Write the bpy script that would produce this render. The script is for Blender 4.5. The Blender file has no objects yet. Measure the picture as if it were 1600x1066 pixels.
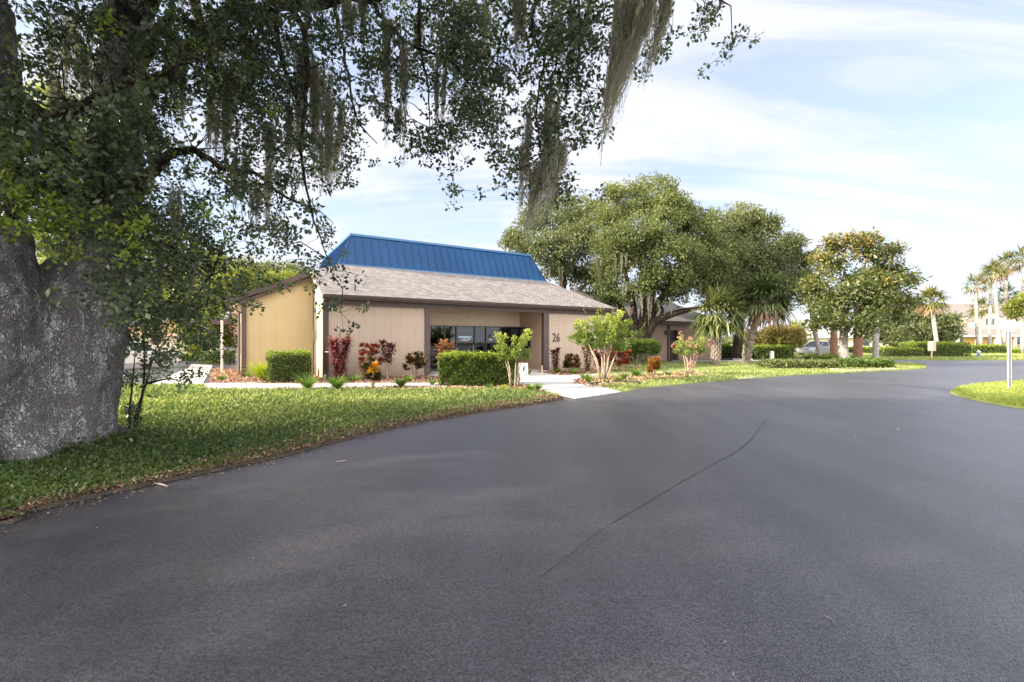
import bpy, math, random
import numpy as np
from mathutils import Vector, Matrix
random.seed(7)
RNG = np.random.default_rng(11)
PI = math.pi
S = bpy.context.scene
COL = S.collection

# ------------------------------------------------------------------ camera
F, HC = 711.0, 1.45
cam_d = bpy.data.cameras.new('camera'); cam_d.lens = 16.0; cam_d.sensor_width = 36.0
cam_d.clip_start = 0.05; cam_d.clip_end = 2000
cam = bpy.data.objects.new('camera', cam_d); COL.objects.link(cam)
cam.location = (0, 0, HC); cam.rotation_euler = (PI/2, 0, 0)
S.camera = cam
# ------------------------------------------------------------------ sun, sky, exposure
SUN_AZ, SUN_EL = math.radians(258), math.radians(24)      # azimuth clockwise from +Y
sdir = Vector((math.sin(SUN_AZ)*math.cos(SUN_EL), math.cos(SUN_AZ)*math.cos(SUN_EL), math.sin(SUN_EL)))
sl = bpy.data.lights.new('sun', 'SUN'); sl.energy = 4.8; sl.angle = math.radians(0.9); sl.color = (1.0, 0.87, 0.68)
sun = bpy.data.objects.new('sun', sl); COL.objects.link(sun)
sun.rotation_euler = sdir.to_track_quat('Z', 'Y').to_euler()
W = bpy.data.worlds.new('World'); S.world = W; W.use_nodes = True
nt = W.node_tree; nt.nodes.clear()
def wn(t, **k):
    n = nt.nodes.new(t)
    for a, b in k.items(): setattr(n, a, b)
    return n
wo = wn('ShaderNodeOutputWorld'); bg = wn('ShaderNodeBackground'); bg.inputs[1].default_value = 0.15
sky = wn('ShaderNodeTexSky', sky_type='NISHITA'); sky.sun_disc = False
sky.sun_elevation = SUN_EL; sky.sun_rotation = SUN_AZ
sky.air_density = 1.0; sky.dust_density = 1.2; sky.ozone_density = 1.5
tc = wn('ShaderNodeTexCoord'); sep = wn('ShaderNodeSeparateXYZ'); nt.links.new(tc.outputs['Generated'], sep.inputs[0])
def wm(op, a, b):
    n = wn('ShaderNodeMath', operation=op)
    for i, v in enumerate((a, b)):
        if v is None: continue
        if isinstance(v, (int, float)): n.inputs[i].default_value = v
        else: nt.links.new(v, n.inputs[i])
    return n.outputs[0]
den = wm('ADD', wm('MAXIMUM', sep.outputs[2], 0.0), 0.22)
cx = wm('DIVIDE', sep.outputs[0], den); cy = wm('DIVIDE', sep.outputs[1], den)
cb = wn('ShaderNodeCombineXYZ'); nt.links.new(cx, cb.inputs[0]); nt.links.new(cy, cb.inputs[1])
def cloud(rot, scl, nscale, det, dist, lo, hi, seed):
    mp = wn('ShaderNodeMapping'); mp.inputs['Rotation'].default_value = (0, 0, rot); mp.inputs['Scale'].default_value = scl
    mp.inputs['Location'].default_value = (seed, seed*1.7, 0)
    nt.links.new(cb.outputs[0], mp.inputs[0])
    nz = wn('ShaderNodeTexNoise'); nz.inputs['Scale'].default_value = nscale; nz.inputs['Detail'].default_value = det
    nz.inputs['Roughness'].default_value = 0.58; nz.inputs['Distortion'].default_value = dist
    nt.links.new(mp.outputs[0], nz.inputs['Vector'])
    mr = wn('ShaderNodeMapRange', interpolation_type='SMOOTHSTEP'); mr.inputs['From Min'].default_value = lo; mr.inputs['From Max'].default_value = hi
    nt.links.new(nz.outputs['Fac'], mr.inputs['Value']); return mr.outputs[0]
cir = cloud(0.65, (0.5, 2.0, 1), 1.3, 10, 0.7, 0.42, 0.64, 5.3)
cum = cloud(0.2, (1.0, 1.0, 1), 1.3, 8, 0.25, 0.44, 0.62, 7.7)
# cumulus mostly towards the left half of the view, cirrus everywhere
lft = wn('ShaderNodeMapRange'); lft.inputs['From Min'].default_value = 0.35; lft.inputs['From Max'].default_value = -0.15
nt.links.new(sep.outputs[0], lft.inputs['Value'])
hor = wn('ShaderNodeMapRange', interpolation_type='SMOOTHSTEP'); hor.inputs['From Min'].default_value = 0.30; hor.inputs['From Max'].default_value = 0.0
nt.links.new(sep.outputs[2], hor.inputs['Value'])
# unseen bright cloud bank added behind the camera to fill front-facing surfaces
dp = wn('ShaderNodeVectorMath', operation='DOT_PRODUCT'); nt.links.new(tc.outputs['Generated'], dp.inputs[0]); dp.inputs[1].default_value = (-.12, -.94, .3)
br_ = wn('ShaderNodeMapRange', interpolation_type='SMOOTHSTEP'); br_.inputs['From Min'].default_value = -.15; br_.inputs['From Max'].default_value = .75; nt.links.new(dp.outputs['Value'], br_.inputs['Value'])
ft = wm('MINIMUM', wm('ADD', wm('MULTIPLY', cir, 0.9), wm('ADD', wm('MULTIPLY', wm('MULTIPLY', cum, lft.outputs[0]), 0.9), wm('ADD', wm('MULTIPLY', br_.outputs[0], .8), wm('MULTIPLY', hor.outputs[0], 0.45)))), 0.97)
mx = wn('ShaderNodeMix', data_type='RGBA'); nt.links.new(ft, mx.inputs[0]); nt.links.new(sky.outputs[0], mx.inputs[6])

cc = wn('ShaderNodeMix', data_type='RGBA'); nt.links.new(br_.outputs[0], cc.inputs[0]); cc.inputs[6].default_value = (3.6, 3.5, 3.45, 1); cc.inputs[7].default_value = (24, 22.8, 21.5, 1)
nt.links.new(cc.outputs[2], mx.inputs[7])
# thin high veil lifts the whole blue a little
mv = wn('ShaderNodeMix', data_type='RGBA'); mv.inputs[0].default_value = 0.60; nt.links.new(mx.outputs[2], mv.inputs[6]); mv.inputs[7].default_value = (1.80, 1.92, 2.50, 1)
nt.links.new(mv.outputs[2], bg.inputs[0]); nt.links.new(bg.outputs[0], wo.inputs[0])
S.view_settings.view_transform = 'Standard'; S.view_settings.look = 'None'; S.view_settings.gamma = 1.0
S.view_settings.exposure = 1.45
S.render.engine = 'CYCLES'
S.cycles.max_bounces = 8; S.cycles.transparent_max_bounces = 8
S.cycles.diffuse_bounces = 4

# ------------------------------------------------------------------ helpers
def gp(px, py, z=0.0):
    Y = (HC - z)*F/(py-533.0); return ((px-800)/F*Y, Y)
def wp(px, py, Y): return Vector(((px-800)/F*Y, Y, HC+(533-py)/F*Y))
def tag(o, label=None, cat=None, group=None, kind=None):
    if label: o['label'] = label
    if cat: o['category'] = cat
    if group: o['group'] = group
    if kind: o['kind'] = kind
    return o
def empty(name, loc, rz=0, label=None, cat=None, group=None):
    o = bpy.data.objects.new(name, None); COL.objects.link(o); o.location = loc; o.rotation_euler = (0, 0, rz)
    o.empty_display_size = 0.2
    return tag(o, label, cat, group)
KIDS = {}
def link(o, parent):
    COL.objects.link(o)
    if parent:
        o.parent = parent; KIDS.setdefault(parent.name, []).append(o)
    return o
def copy_tree(o, parent=None):
    c = o.copy(); link(c, parent)
    for ch in KIDS.get(o.name, []): copy_tree(ch, c)
    return c
def np_mesh(name, V, Fc, mat, parent=None, rnd=None, smooth=False):
    V = np.asarray(V, dtype=np.float32).reshape(-1, 3); Fc = np.asarray(Fc, dtype=np.int32)
    k = Fc.shape[1]; me = bpy.data.meshes.new(name)
    me.vertices.add(len(V)); me.vertices.foreach_set('co', V.ravel())
    me.loops.add(Fc.size); me.loops.foreach_set('vertex_index', Fc.ravel())
    me.polygons.add(len(Fc)); me.polygons.foreach_set('loop_start', np.arange(0, Fc.size, k, dtype=np.int32))
    if smooth: me.polygons.foreach_set('use_smooth', np.ones(len(Fc), dtype=bool))
    me.update(calc_edges=True)
    if rnd is not None:
        a = me.attributes.new('rnd', 'FLOAT', 'POINT'); a.data.foreach_set('value', np.asarray(rnd, dtype=np.float32))
    me.materials.append(mat)
    return link(bpy.data.objects.new(name, me), parent)
class MB:
    def __init__(s): s.v = []; s.f = []
    def add(s, vs, fs):
        n = len(s.v); s.v += [tuple(p) for p in vs]; s.f += [tuple(n+i for i in f) for f in fs]; return s
    def box(s, x0, x1, y0, y1, z0, z1):
        return s.add([(x0,y0,z0),(x1,y0,z0),(x1,y1,z0),(x0,y1,z0),(x0,y0,z1),(x1,y0,z1),(x1,y1,z1),(x0,y1,z1)],
                     [(3,2,1,0),(4,5,6,7),(0,1,5,4),(1,2,6,5),(2,3,7,6),(3,0,4,7)])
    def hexa(s, b, t):   # bottom four, top four (ccw)
        return s.add(list(b)+list(t), [(3,2,1,0),(4,5,6,7),(0,1,5,4),(1,2,6,5),(2,3,7,6),(3,0,4,7)])
    def prism(s, poly, off):      # polygon (3D points) extruded by vector off
        n = len(poly); off = Vector(off); p = [Vector(q) for q in poly]
        return s.add(p+[q+off for q in p], [tuple(reversed(range(n))), tuple(range(n, 2*n))]+[(i, (i+1) % n, n+(i+1) % n, n+i) for i in range(n)])
    def tube(s, pts, rad, n=8, cap=True, fn=None):
        P = [Vector(p) for p in pts]; rings = []
        up = None
        for i, p in enumerate(P):
            d = (P[min(i+1, len(P)-1)]-P[max(i-1, 0)])
            d = d.normalized() if d.length > 1e-9 else Vector((0,0,1))
            if up is None: up = Vector((1,0,0)) if abs(d.x) < .9 else Vector((0,1,0))
            a = (up-d*up.dot(d)).normalized(); b = d.cross(a); up = a
            r = rad[i] if hasattr(rad, '__len__') else rad
            rings.append([p+(a*math.cos(2*PI*k/n)+b*math.sin(2*PI*k/n))*(r*(fn(i, k) if fn else 1)) for k in range(n)])
        vs = [q for R in rings for q in R]; fs = []
        for i in range(len(P)-1):
            for k in range(n): fs.append((i*n+k, i*n+(k+1) % n, (i+1)*n+(k+1) % n, (i+1)*n+k))
        if cap: fs += [tuple(reversed(range(n))), tuple((len(P)-1)*n+k for k in range(n))]
        return s.add(vs, fs)
    def lathe(s, prof, c=(0,0,0), n=16):
        return s.tube([(c[0], c[1], c[2]+z) for r, z in prof], [max(r, 1e-4) for r, z in prof], n)
    def build(s, name, mat, parent=None, smooth=False, bevel=0):
        me = bpy.data.meshes.new(name); me.from_pydata(s.v, [], s.f); me.materials.append(mat)
        if smooth: me.polygons.foreach_set('use_smooth', [True]*len(me.polygons))
        me.update(); o = link(bpy.data.objects.new(name, me), parent)
        if bevel:
            m = o.modifiers.new('bevel', 'BEVEL'); m.width = bevel; m.segments = 2; m.limit_method = 'ANGLE'
        return o

def mat(name, c1, rough=0.7, c2=None, nscale=4, detail=6, lo=.35, hi=.65, bump=0, bscale=None, spec=0.5, metal=0, c3=None, n3=1.0, coord='Object', lo3=.45, hi3=.6):
    m = bpy.data.materials.new(name); m.use_nodes = True; t = m.node_tree; b = t.nodes['Principled BSDF']
    b.inputs['Roughness'].default_value = rough; b.inputs['Specular IOR Level'].default_value = spec; b.inputs['Metallic'].default_value = metal
    b.inputs['Base Color'].default_value = (*c1, 1)
    tcn = t.nodes.new('ShaderNodeTexCoord')
    def noise(sc, d=6):
        n = t.nodes.new('ShaderNodeTexNoise'); n.inputs['Scale'].default_value = sc; n.inputs['Detail'].default_value = d
        t.links.new(tcn.outputs[coord], n.inputs['Vector']); return n
    def ranged(o, a, bb):
        r = t.nodes.new('ShaderNodeMapRange'); r.inputs['From Min'].default_value = a; r.inputs['From Max'].default_value = bb
        t.links.new(o, r.inputs['Value']); return r.outputs[0]
    out = None
    if c2:
        x = t.nodes.new('ShaderNodeMix'); x.data_type = 'RGBA'; t.links.new(ranged(noise(nscale, detail).outputs['Fac'], lo, hi), x.inputs[0])
        x.inputs[6].default_value = (*c1, 1); x.inputs[7].default_value = (*c2, 1); out = x.outputs[2]
    if c3:
        y = t.nodes.new('ShaderNodeMix'); y.data_type = 'RGBA'; t.links.new(ranged(noise(n3).outputs['Fac'], lo3, hi3), y.inputs[0])
        if out: t.links.new(out, y.inputs[6])
        else: y.inputs[6].default_value = (*c1, 1)
        y.inputs[7].default_value = (*c3, 1); out = y.outputs[2]
    if out: t.links.new(out, b.inputs['Base Color'])
    if bump:
        bn = t.nodes.new('ShaderNodeBump'); bn.inputs['Strength'].default_value = min(1, bump); bn.inputs['Distance'].default_value = 0.02*max(1, bump)
        t.links.new(noise(bscale or nscale*3, 8).outputs['Fac'], bn.inputs['Height']); t.links.new(bn.outputs[0], b.inputs['Normal'])
    return m
def leaf_mat(name, stops, trans=0.35, rough=0.45, spec=0.4):
    """stops: list of (pos, colour) over the per-leaf random number"""
    m = bpy.data.materials.new(name); m.use_nodes = True; t = m.node_tree; b = t.nodes['Principled BSDF']
    at = t.nodes.new('ShaderNodeAttribute'); at.attribute_name = 'rnd'
    r = t.nodes.new('ShaderNodeValToRGB'); el = r.color_ramp.elements
    el[0].position = stops[0][0]; el[0].color = (*stops[0][1], 1); el[1].position = stops[-1][0]; el[1].color = (*stops[-1][1], 1)
    for p, c in stops[1:-1]: e = el.new(p); e.color = (*c, 1)
    t.links.new(at.outputs['Fac'], r.inputs[0]); t.links.new(r.outputs[0], b.inputs['Base Color'])
    b.inputs['Roughness'].default_value = rough; b.inputs['Specular IOR Level'].default_value = spec
    if trans > 0:
        tr = t.nodes.new('ShaderNodeBsdfTranslucent'); mxs = t.nodes.new('ShaderNodeMixShader'); mxs.inputs[0].default_value = trans
        hs = t.nodes.new('ShaderNodeMix'); hs.data_type = 'RGBA'; hs.blend_type = 'MULTIPLY'; hs.inputs[0].default_value = 1; hs.inputs[7].default_value = (1.35, 1.4, .75, 1)
        t.links.new(r.outputs[0], hs.inputs[6]); t.links.new(hs.outputs[2], tr.inputs[0])
        t.links.new(b.outputs[0], mxs.inputs[1]); t.links.new(tr.outputs[0], mxs.inputs[2])
        t.links.new(mxs.outputs[0], t.nodes['Material Output'].inputs[0])
    return m

def unit(a): return a/np.maximum(np.linalg.norm(a, axis=1, keepdims=True), 1e-9)
def leaves(C, D, L, Wd, flat=None):
    """rhombic leaves: base C, axis D (unit), length L, half width Wd"""
    n = len(C); R = RNG.normal(size=(n, 3))
    if flat is not None: R = R*(1-flat)+np.cross(D, np.tile([0, 0, 1.], (n, 1)))*flat*2
    Sd = unit(R-D*np.sum(R*D, axis=1, keepdims=True)); L = np.asarray(L).reshape(-1, 1); Wd = np.asarray(Wd).reshape(-1, 1)
    Nn = np.cross(D, Sd)
    V = np.stack([C, C+D*L*.5+Sd*Wd+Nn*L*.04, C+D*L-Nn*L*.06, C+D*L*.5-Sd*Wd+Nn*L*.04], axis=1).reshape(-1, 3)
    Fc = np.arange(4*n).reshape(-1, 4)
    return V, Fc
def foliage(name, centers, cr, per, L, Wd, m, parent, rv=(0, 1), out=None, down=0.15, bias=None, outw=0.8):
    """clusters of leaves around centres (N,3); cr cluster radius; per leaves in a cluster"""
    C = np.repeat(np.asarray(centers, float), per, axis=0); n = len(C)
    d = unit(RNG.normal(size=(n, 3))); rad = cr*RNG.random((n, 1))**.5
    P = C+d*rad*np.array([1, 1, .75])
    D = unit(d*outw+RNG.normal(size=(n, 3))*.6+np.array([0, 0, -down]))
    if out is not None: D = unit(D+np.repeat(out, per, axis=0)*.5)
    V, Fc = leaves(P, D, L*(.6+.8*RNG.random(n)), Wd*(.6+.8*RNG.random(n)), flat=.35)
    cl = RNG.random(len(centers)); base = np.repeat(cl, per)
    r = np.clip(.55*base+.45*RNG.random(n), 0, 1)
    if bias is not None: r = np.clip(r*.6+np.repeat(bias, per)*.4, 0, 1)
    r = rv[0]+r*(rv[1]-rv[0])
    return np_mesh(name, V, Fc, m, parent, rnd=np.repeat(r, 4))
def in_poly(X, Y, poly):
    ins = np.zeros(len(X), bool); n = len(poly)
    for i in range(n):
        x1, y1 = poly[i]; x2, y2 = poly[(i+1) % n]
        c = ((y1 > Y) != (y2 > Y)); ins ^= c & (X < (x2-x1)*(Y-y1)/((y2-y1) if y2 != y1 else 1e-9)+x1)
    return ins
def sample_poly(poly, n, dens=None):
    p = np.array(poly); lo, hi = p.min(0), p.max(0); out = []
    X = lo[0]+(hi[0]-lo[0])*RNG.random(n); Y = lo[1]+(hi[1]-lo[1])*RNG.random(n); k = in_poly(X, Y, poly)
    if dens is not None: k &= RNG.random(n) < dens(X, Y)
    return X[k], Y[k]

# ------------------------------------------------------------------ materials
M = {}
def asphalt_mat():
    m = mat('asphalt', (.056, .055, .070), .33, (.079, .078, .096), .35, 5, .3, .7, bump=.5, bscale=130, spec=1.0)
    t = m.node_tree; b = t.nodes['Principled BSDF']; src = b.inputs['Base Color'].links[0].from_socket
    tcn = t.nodes.new('ShaderNodeTexCoord')
    vo = t.nodes.new('ShaderNodeTexVoronoi'); vo.inputs['Scale'].default_value = 105; t.links.new(tcn.outputs['Object'], vo.inputs['Vector'])
    wv = t.nodes.new('ShaderNodeSeparateColor'); t.links.new(vo.outputs['Color'], wv.inputs[0])
    mr = t.nodes.new('ShaderNodeMapRange'); mr.inputs['To Min'].default_value = .45; mr.inputs['To Max'].default_value = 1.6
    t.links.new(wv.outputs[0], mr.inputs['Value'])
    x = t.nodes.new('ShaderNodeMix'); x.data_type = 'RGBA'; x.blend_type = 'MULTIPLY'; x.inputs[0].default_value = 1
    t.links.new(src, x.inputs[6]); t.links.new(mr.outputs[0], x.inputs[7])
    nm = t.nodes.new('ShaderNodeTexNoise'); nm.inputs['Scale'].default_value = 48; nm.inputs['Detail'].default_value = 6; nm.inputs['Roughness'].default_value = .75; t.links.new(tcn.outputs['Object'], nm.inputs['Vector'])
    nmr = t.nodes.new('ShaderNodeMapRange'); nmr.inputs['From Min'].default_value = .3; nmr.inputs['From Max'].default_value = .7; nmr.inputs['To Min'].default_value = .8; nmr.inputs['To Max'].default_value = 1.2; t.links.new(nm.outputs['Fac'], nmr.inputs['Value'])
    x0 = t.nodes.new('ShaderNodeMix'); x0.data_type = 'RGBA'; x0.blend_type = 'MULTIPLY'; x0.inputs[0].default_value = 1; t.links.new(src, x0.inputs[6]); t.links.new(nmr.outputs[0], x0.inputs[7]); t.links.new(x0.outputs[2], x.inputs[6])
    # soft paler and darker streaks running along the road
    mp = t.nodes.new('ShaderNodeMapping'); mp.inputs['Rotation'].default_value = (0, 0, .45); mp.inputs['Scale'].default_value = (1.6, .16, 1); t.links.new(tcn.outputs['Object'], mp.inputs[0])
    nz = t.nodes.new('ShaderNodeTexNoise'); nz.inputs['Scale'].default_value = .9; nz.inputs['Detail'].default_value = 5; t.links.new(mp.outputs[0], nz.inputs['Vector'])
    m2 = t.nodes.new('ShaderNodeMapRange'); m2.inputs['From Min'].default_value = .35; m2.inputs['From Max'].default_value = .7; m2.inputs['To Min'].default_value = .85; m2.inputs['To Max'].default_value = 1.22
    t.links.new(nz.outputs['Fac'], m2.inputs['Value'])
    y = t.nodes.new('ShaderNodeMix'); y.data_type = 'RGBA'; y.blend_type = 'MULTIPLY'; y.inputs[0].default_value = 1
    t.links.new(x.outputs[2], y.inputs[6]); t.links.new(m2.outputs[0], y.inputs[7])
    # sparse pale stones
    v2 = t.nodes.new('ShaderNodeTexVoronoi'); v2.inputs['Scale'].default_value = 9; t.links.new(tcn.outputs['Object'], v2.inputs['Vector'])
    lt = t.nodes.new('ShaderNodeMath'); lt.operation = 'LESS_THAN'; lt.inputs[1].default_value = .035; t.links.new(v2.outputs['Distance'], lt.inputs[0])
    z = t.nodes.new('ShaderNodeMix'); z.data_type = 'RGBA'; t.links.new(lt.outputs[0], z.inputs[0]); t.links.new(y.outputs[2], z.inputs[6]); z.inputs[7].default_value = (.22, .21, .2, 1)
    t.links.new(z.outputs[2], b.inputs['Base Color'])
    return m
M['asphalt'] = asphalt_mat()
M['seam'] = mat('seam', (.042, .041, .046), .45, (.064, .062, .070), 6, bump=.5, bscale=80)
M['soil_grass'] = mat('soil_grass', (.10, .13, .035), .95, (.17, .15, .06), 3, 8, .35, .65, bump=.8, bscale=30, c3=(.07, .10, .03), n3=.5)
M['turf'] = mat('turf', (.12, .16, .045), .95, (.20, .21, .07), 2.0, 8, .3, .7, bump=1, bscale=60, c3=(.09, .13, .025), n3=.8)
M['bright_turf'] = mat('bright_turf', (.25, .29, .06), .95, (.34, .36, .08), 2.0, 8, .3, .7, bump=1, bscale=60)
M['dirt'] = mat('dirt', (.055, .045, .035), .95, (.12, .095, .07), 9, 8, bump=1, bscale=50)
M['mulch'] = mat('mulch', (.26, .14, .085), .95, (.42, .27, .18), 22, 6, .35, .65, bump=1, bscale=45, c3=(.16, .085, .055), n3=9)
M['concrete'] = mat('concrete', (.40, .385, .365), .8, (.48, .465, .44), 1.3, 8, .3, .7, bump=.15, bscale=60)
def joints(m):
    t = m.node_tree; b = t.nodes['Principled BSDF']; src = b.inputs['Base Color'].links[0].from_socket
    tcn = t.nodes.new('ShaderNodeTexCoord'); mp = t.nodes.new('ShaderNodeMapping'); mp.inputs['Rotation'].default_value = (0, 0, -.35); t.links.new(tcn.outputs['Object'], mp.inputs[0])
    br = t.nodes.new('ShaderNodeTexBrick'); br.offset = 0; br.inputs['Scale'].default_value = 1; br.inputs['Brick Width'].default_value = 1.5; br.inputs['Row Height'].default_value = 1.5; br.inputs['Mortar Size'].default_value = .012
    t.links.new(mp.outputs[0], br.inputs['Vector']); x = t.nodes.new('ShaderNodeMix'); x.data_type = 'RGBA'; t.links.new(br.outputs['Fac'], x.inputs[0]); t.links.new(src, x.inputs[6]); x.inputs[7].default_value = (.16, .15, .14, 1); t.links.new(x.outputs[2], b.inputs['Base Color'])
joints(M['concrete'])
M['kerb'] = mat('kerb', (.50, .48, .44), .8, (.36, .34, .31), 3, 6, bump=.2, bscale=50)
M['edging'] = mat('edging', (.015, .015, .017), .5)

def grooved(name, base, c2, step, gcol, vertical=True, seam=True, gw=.06):
    m = mat(name, base, .75, c2, 1.1, 7, .3, .7, bump=0); t = m.node_tree; b = t.nodes['Principled BSDF']; src = b.inputs['Base Color'].links[0].from_socket
    tcn = t.nodes.new('ShaderNodeTexCoord'); sp = t.nodes.new('ShaderNodeSeparateXYZ'); t.links.new(tcn.outputs['Object'], sp.inputs[0])
    def mth(op, a, c):
        n = t.nodes.new('ShaderNodeMath'); n.operation = op
        for i, v in enumerate((a, c)):
            if v is None: continue
            if isinstance(v, (int, float)): n.inputs[i].default_value = v
            else: t.links.new(v, n.inputs[i])
        return n.outputs[0]
    co = mth('ADD', sp.outputs[0], sp.outputs[1]) if vertical else sp.outputs[2]
    g = mth('LESS_THAN', mth('FRACT', mth('DIVIDE', co, step), None), gw)
    if seam and vertical:
        s2 = mth('LESS_THAN', mth('ABSOLUTE', mth('SUBTRACT', sp.outputs[2], 2.44), None), .008)
        s3 = mth('LESS_THAN', mth('FRACT', mth('DIVIDE', co, 1.22), None), .012)
        strong = mth('MAXIMUM', s2, s3)
    else: strong = None
    gf = mth('MULTIPLY', g, .22)
    if strong is not None: gf = mth('MAXIMUM', gf, mth('MULTIPLY', strong, .55))
    x = t.nodes.new('ShaderNodeMix'); x.data_type = 'RGBA'; t.links.new(gf, x.inputs[0]); t.links.new(src, x.inputs[6]); x.inputs[7].default_value = (*gcol, 1)
    # rain streaks and splash dirt low down
    mp = t.nodes.new('ShaderNodeMapping'); mp.inputs['Scale'].default_value = (3, 3, .3); t.links.new(tcn.outputs['Object'], mp.inputs[0])
    nz = t.nodes.new('ShaderNodeTexNoise'); nz.inputs['Scale'].default_value = 1.6; nz.inputs['Detail'].default_value = 6; t.links.new(mp.outputs[0], nz.inputs['Vector'])
    mr = t.nodes.new('ShaderNodeMapRange'); mr.inputs['From Min'].default_value = .3; mr.inputs['From Max'].default_value = .75; mr.inputs['To Min'].default_value = 1.02; mr.inputs['To Max'].default_value = .94
    t.links.new(nz.outputs['Fac'], mr.inputs['Value'])
    y = t.nodes.new('ShaderNodeMix'); y.data_type = 'RGBA'; y.blend_type = 'MULTIPLY'; y.inputs[0].default_value = 1; t.links.new(x.outputs[2], y.inputs[6]); t.links.new(mr.outputs[0], y.inputs[7])
    nd = t.nodes.new('ShaderNodeTexNoise'); nd.inputs['Scale'].default_value = 3.5; nd.inputs['Detail'].default_value = 7; t.links.new(tcn.outputs['Object'], nd.inputs['Vector'])
    dz = t.nodes.new('ShaderNodeMapRange'); dz.inputs['From Min'].default_value = .05; dz.inputs['From Max'].default_value = .55; dz.inputs['To Min'].default_value = .75; dz.inputs['To Max'].default_value = 0
    t.links.new(sp.outputs[2], dz.inputs['Value'])
    yd = t.nodes.new('ShaderNodeMix'); yd.data_type = 'RGBA'; t.links.new(mth('MULTIPLY', dz.outputs[0], nd.outputs['Fac']), yd.inputs[0]); t.links.new(y.outputs[2], yd.inputs[6]); yd.inputs[7].default_value = (.20, .14, .10, 1)
    t.links.new(yd.outputs[2], b.inputs['Base Color'])
    bp = t.nodes.new('ShaderNodeBump'); bp.inputs['Strength'].default_value = .6; bp.inputs['Distance'].default_value = .01; bp.invert = True
    t.links.new(g if strong is None else mth('MAXIMUM', g, strong), bp.inputs['Height']); t.links.new(bp.outputs[0], b.inputs['Normal'])
    return m
M['siding'] = grooved('siding', (.44, .345, .27), (.47, .37, .29), .203, (.33, .255, .20))
M['bounce_tint_siding'] = grooved('bounce_tint_siding', (.49, .38, .21), (.53, .41, .235), .203, (.38, .27, .13), gw=.03, seam=False)  # siding made yellower; warm bounce light put into the colour
M['cream_siding'] = grooved('cream_siding', (.50, .43, .31), (.53, .46, .34), .203, (.42, .33, .2), gw=.04)
M['panel'] = grooved('panel', (.50, .42, .31), (.54, .45, .34), .305, (.38, .30, .2), gw=.03, seam=False)
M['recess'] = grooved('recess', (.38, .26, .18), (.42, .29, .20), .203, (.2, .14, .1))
M['brick_siding'] = grooved('brick_siding', (.34, .25, .19), (.37, .28, .21), .2, (.18, .13, .10), vertical=False, gw=.1)
M['brown'] = mat('brown_trim', (.065, .040, .035), .55, (.085, .054, .048), 3, bump=.1, bscale=40)
M['post'] = mat('post_trim', (.075, .053, .048), .6, (.095, .068, .062), 3, bump=.15, bscale=30)
M['dark'] = mat('dark_frame', (.012, .012, .014), .35)
M['white_paint'] = mat('white_paint', (.62, .62, .60), .5, (.56, .56, .54), 5)
M['cream'] = mat('cream_trim', (.62, .55, .42), .6)
M['blue_metal'] = mat('blue_metal', (.008, .050, .135), .5, (.012, .062, .16), .8, 5, spec=.25)
M['blue_trim'] = mat('blue_trim', (.035, .13, .28), .35, metal=.15)
def shingle():
    m = mat('shingle', (.30, .24, .21), .9); t = m.node_tree; b = t.nodes['Principled BSDF']
    tcn = t.nodes.new('ShaderNodeTexCoord'); mp = t.nodes.new('ShaderNodeMapping'); t.links.new(tcn.outputs['Object'], mp.inputs[0])
    br = t.nodes.new('ShaderNodeTexBrick'); br.inputs['Scale'].default_value = 1; br.inputs['Brick Width'].default_value = .22; br.inputs['Row Height'].default_value = .14
    br.inputs['Mortar Size'].default_value = .008; br.inputs['Color1'].default_value = (.15, .133, .127, 1); br.inputs['Color2'].default_value = (.26, .237, .226, 1); br.inputs['Mortar'].default_value = (.10, .088, .083, 1)
    br.inputs['Bias'].default_value = 0
    t.links.new(mp.outputs[0], br.inputs['Vector'])
    nz = t.nodes.new('ShaderNodeTexNoise'); nz.inputs['Scale'].default_value = 1.2; nz.inputs['Detail'].default_value = 8; t.links.new(tcn.outputs['Object'], nz.inputs['Vector'])
    mr = t.nodes.new('ShaderNodeMapRange'); mr.inputs['To Min'].default_value = .8; mr.inputs['To Max'].default_value = 1.25; t.links.new(nz.outputs['Fac'], mr.inputs['Value'])
    x = t.nodes.new('ShaderNodeMix'); x.data_type = 'RGBA'; x.blend_type = 'MULTIPLY'; x.inputs[0].default_value = 1; t.links.new(br.outputs['Color'], x.inputs[6]); t.links.new(mr.outputs[0], x.inputs[7])
    t.links.new(x.outputs[2], b.inputs['Base Color'])
    bp = t.nodes.new('ShaderNodeBump'); bp.inputs['Distance'].default_value = .012; bp.invert = True; t.links.new(br.outputs['Fac'], bp.inputs['Height']); t.links.new(bp.outputs[0], b.inputs['Normal'])
    return m
M['shingle'] = shingle()
def glass_mat():
    m = bpy.data.materials.new('storefront_glass'); m.use_nodes = True; t = m.node_tree; t.nodes.clear()
    o = t.nodes.new('ShaderNodeOutputMaterial'); g = t.nodes.new('ShaderNodeBsdfGlossy'); g.inputs['Roughness'].default_value = .02; g.inputs['Color'].default_value = (.8, .85, .9, 1)
    tr = t.nodes.new('ShaderNodeBsdfTransparent'); tr.inputs[0].default_value = (.42, .45, .48, 1); mx_ = t.nodes.new('ShaderNodeMixShader')
    fr = t.nodes.new('ShaderNodeFresnel'); fr.inputs[0].default_value = 1.5
    mm = t.nodes.new('ShaderNodeMath'); mm.operation = 'MULTIPLY'; mm.inputs[1].default_value = 1.0; t.links.new(fr.outputs[0], mm.inputs[0])
    t.links.new(mm.outputs[0], mx_.inputs[0]); t.links.new(tr.outputs[0], mx_.inputs[1]); t.links.new(g.outputs[0], mx_.inputs[2]); t.links.new(mx_.outputs[0], o.inputs[0])
    return m
M['glass'] = glass_mat()
M['dark_glass'] = mat('dark_glass', (.01, .012, .015), .06, spec=.8)
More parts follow.
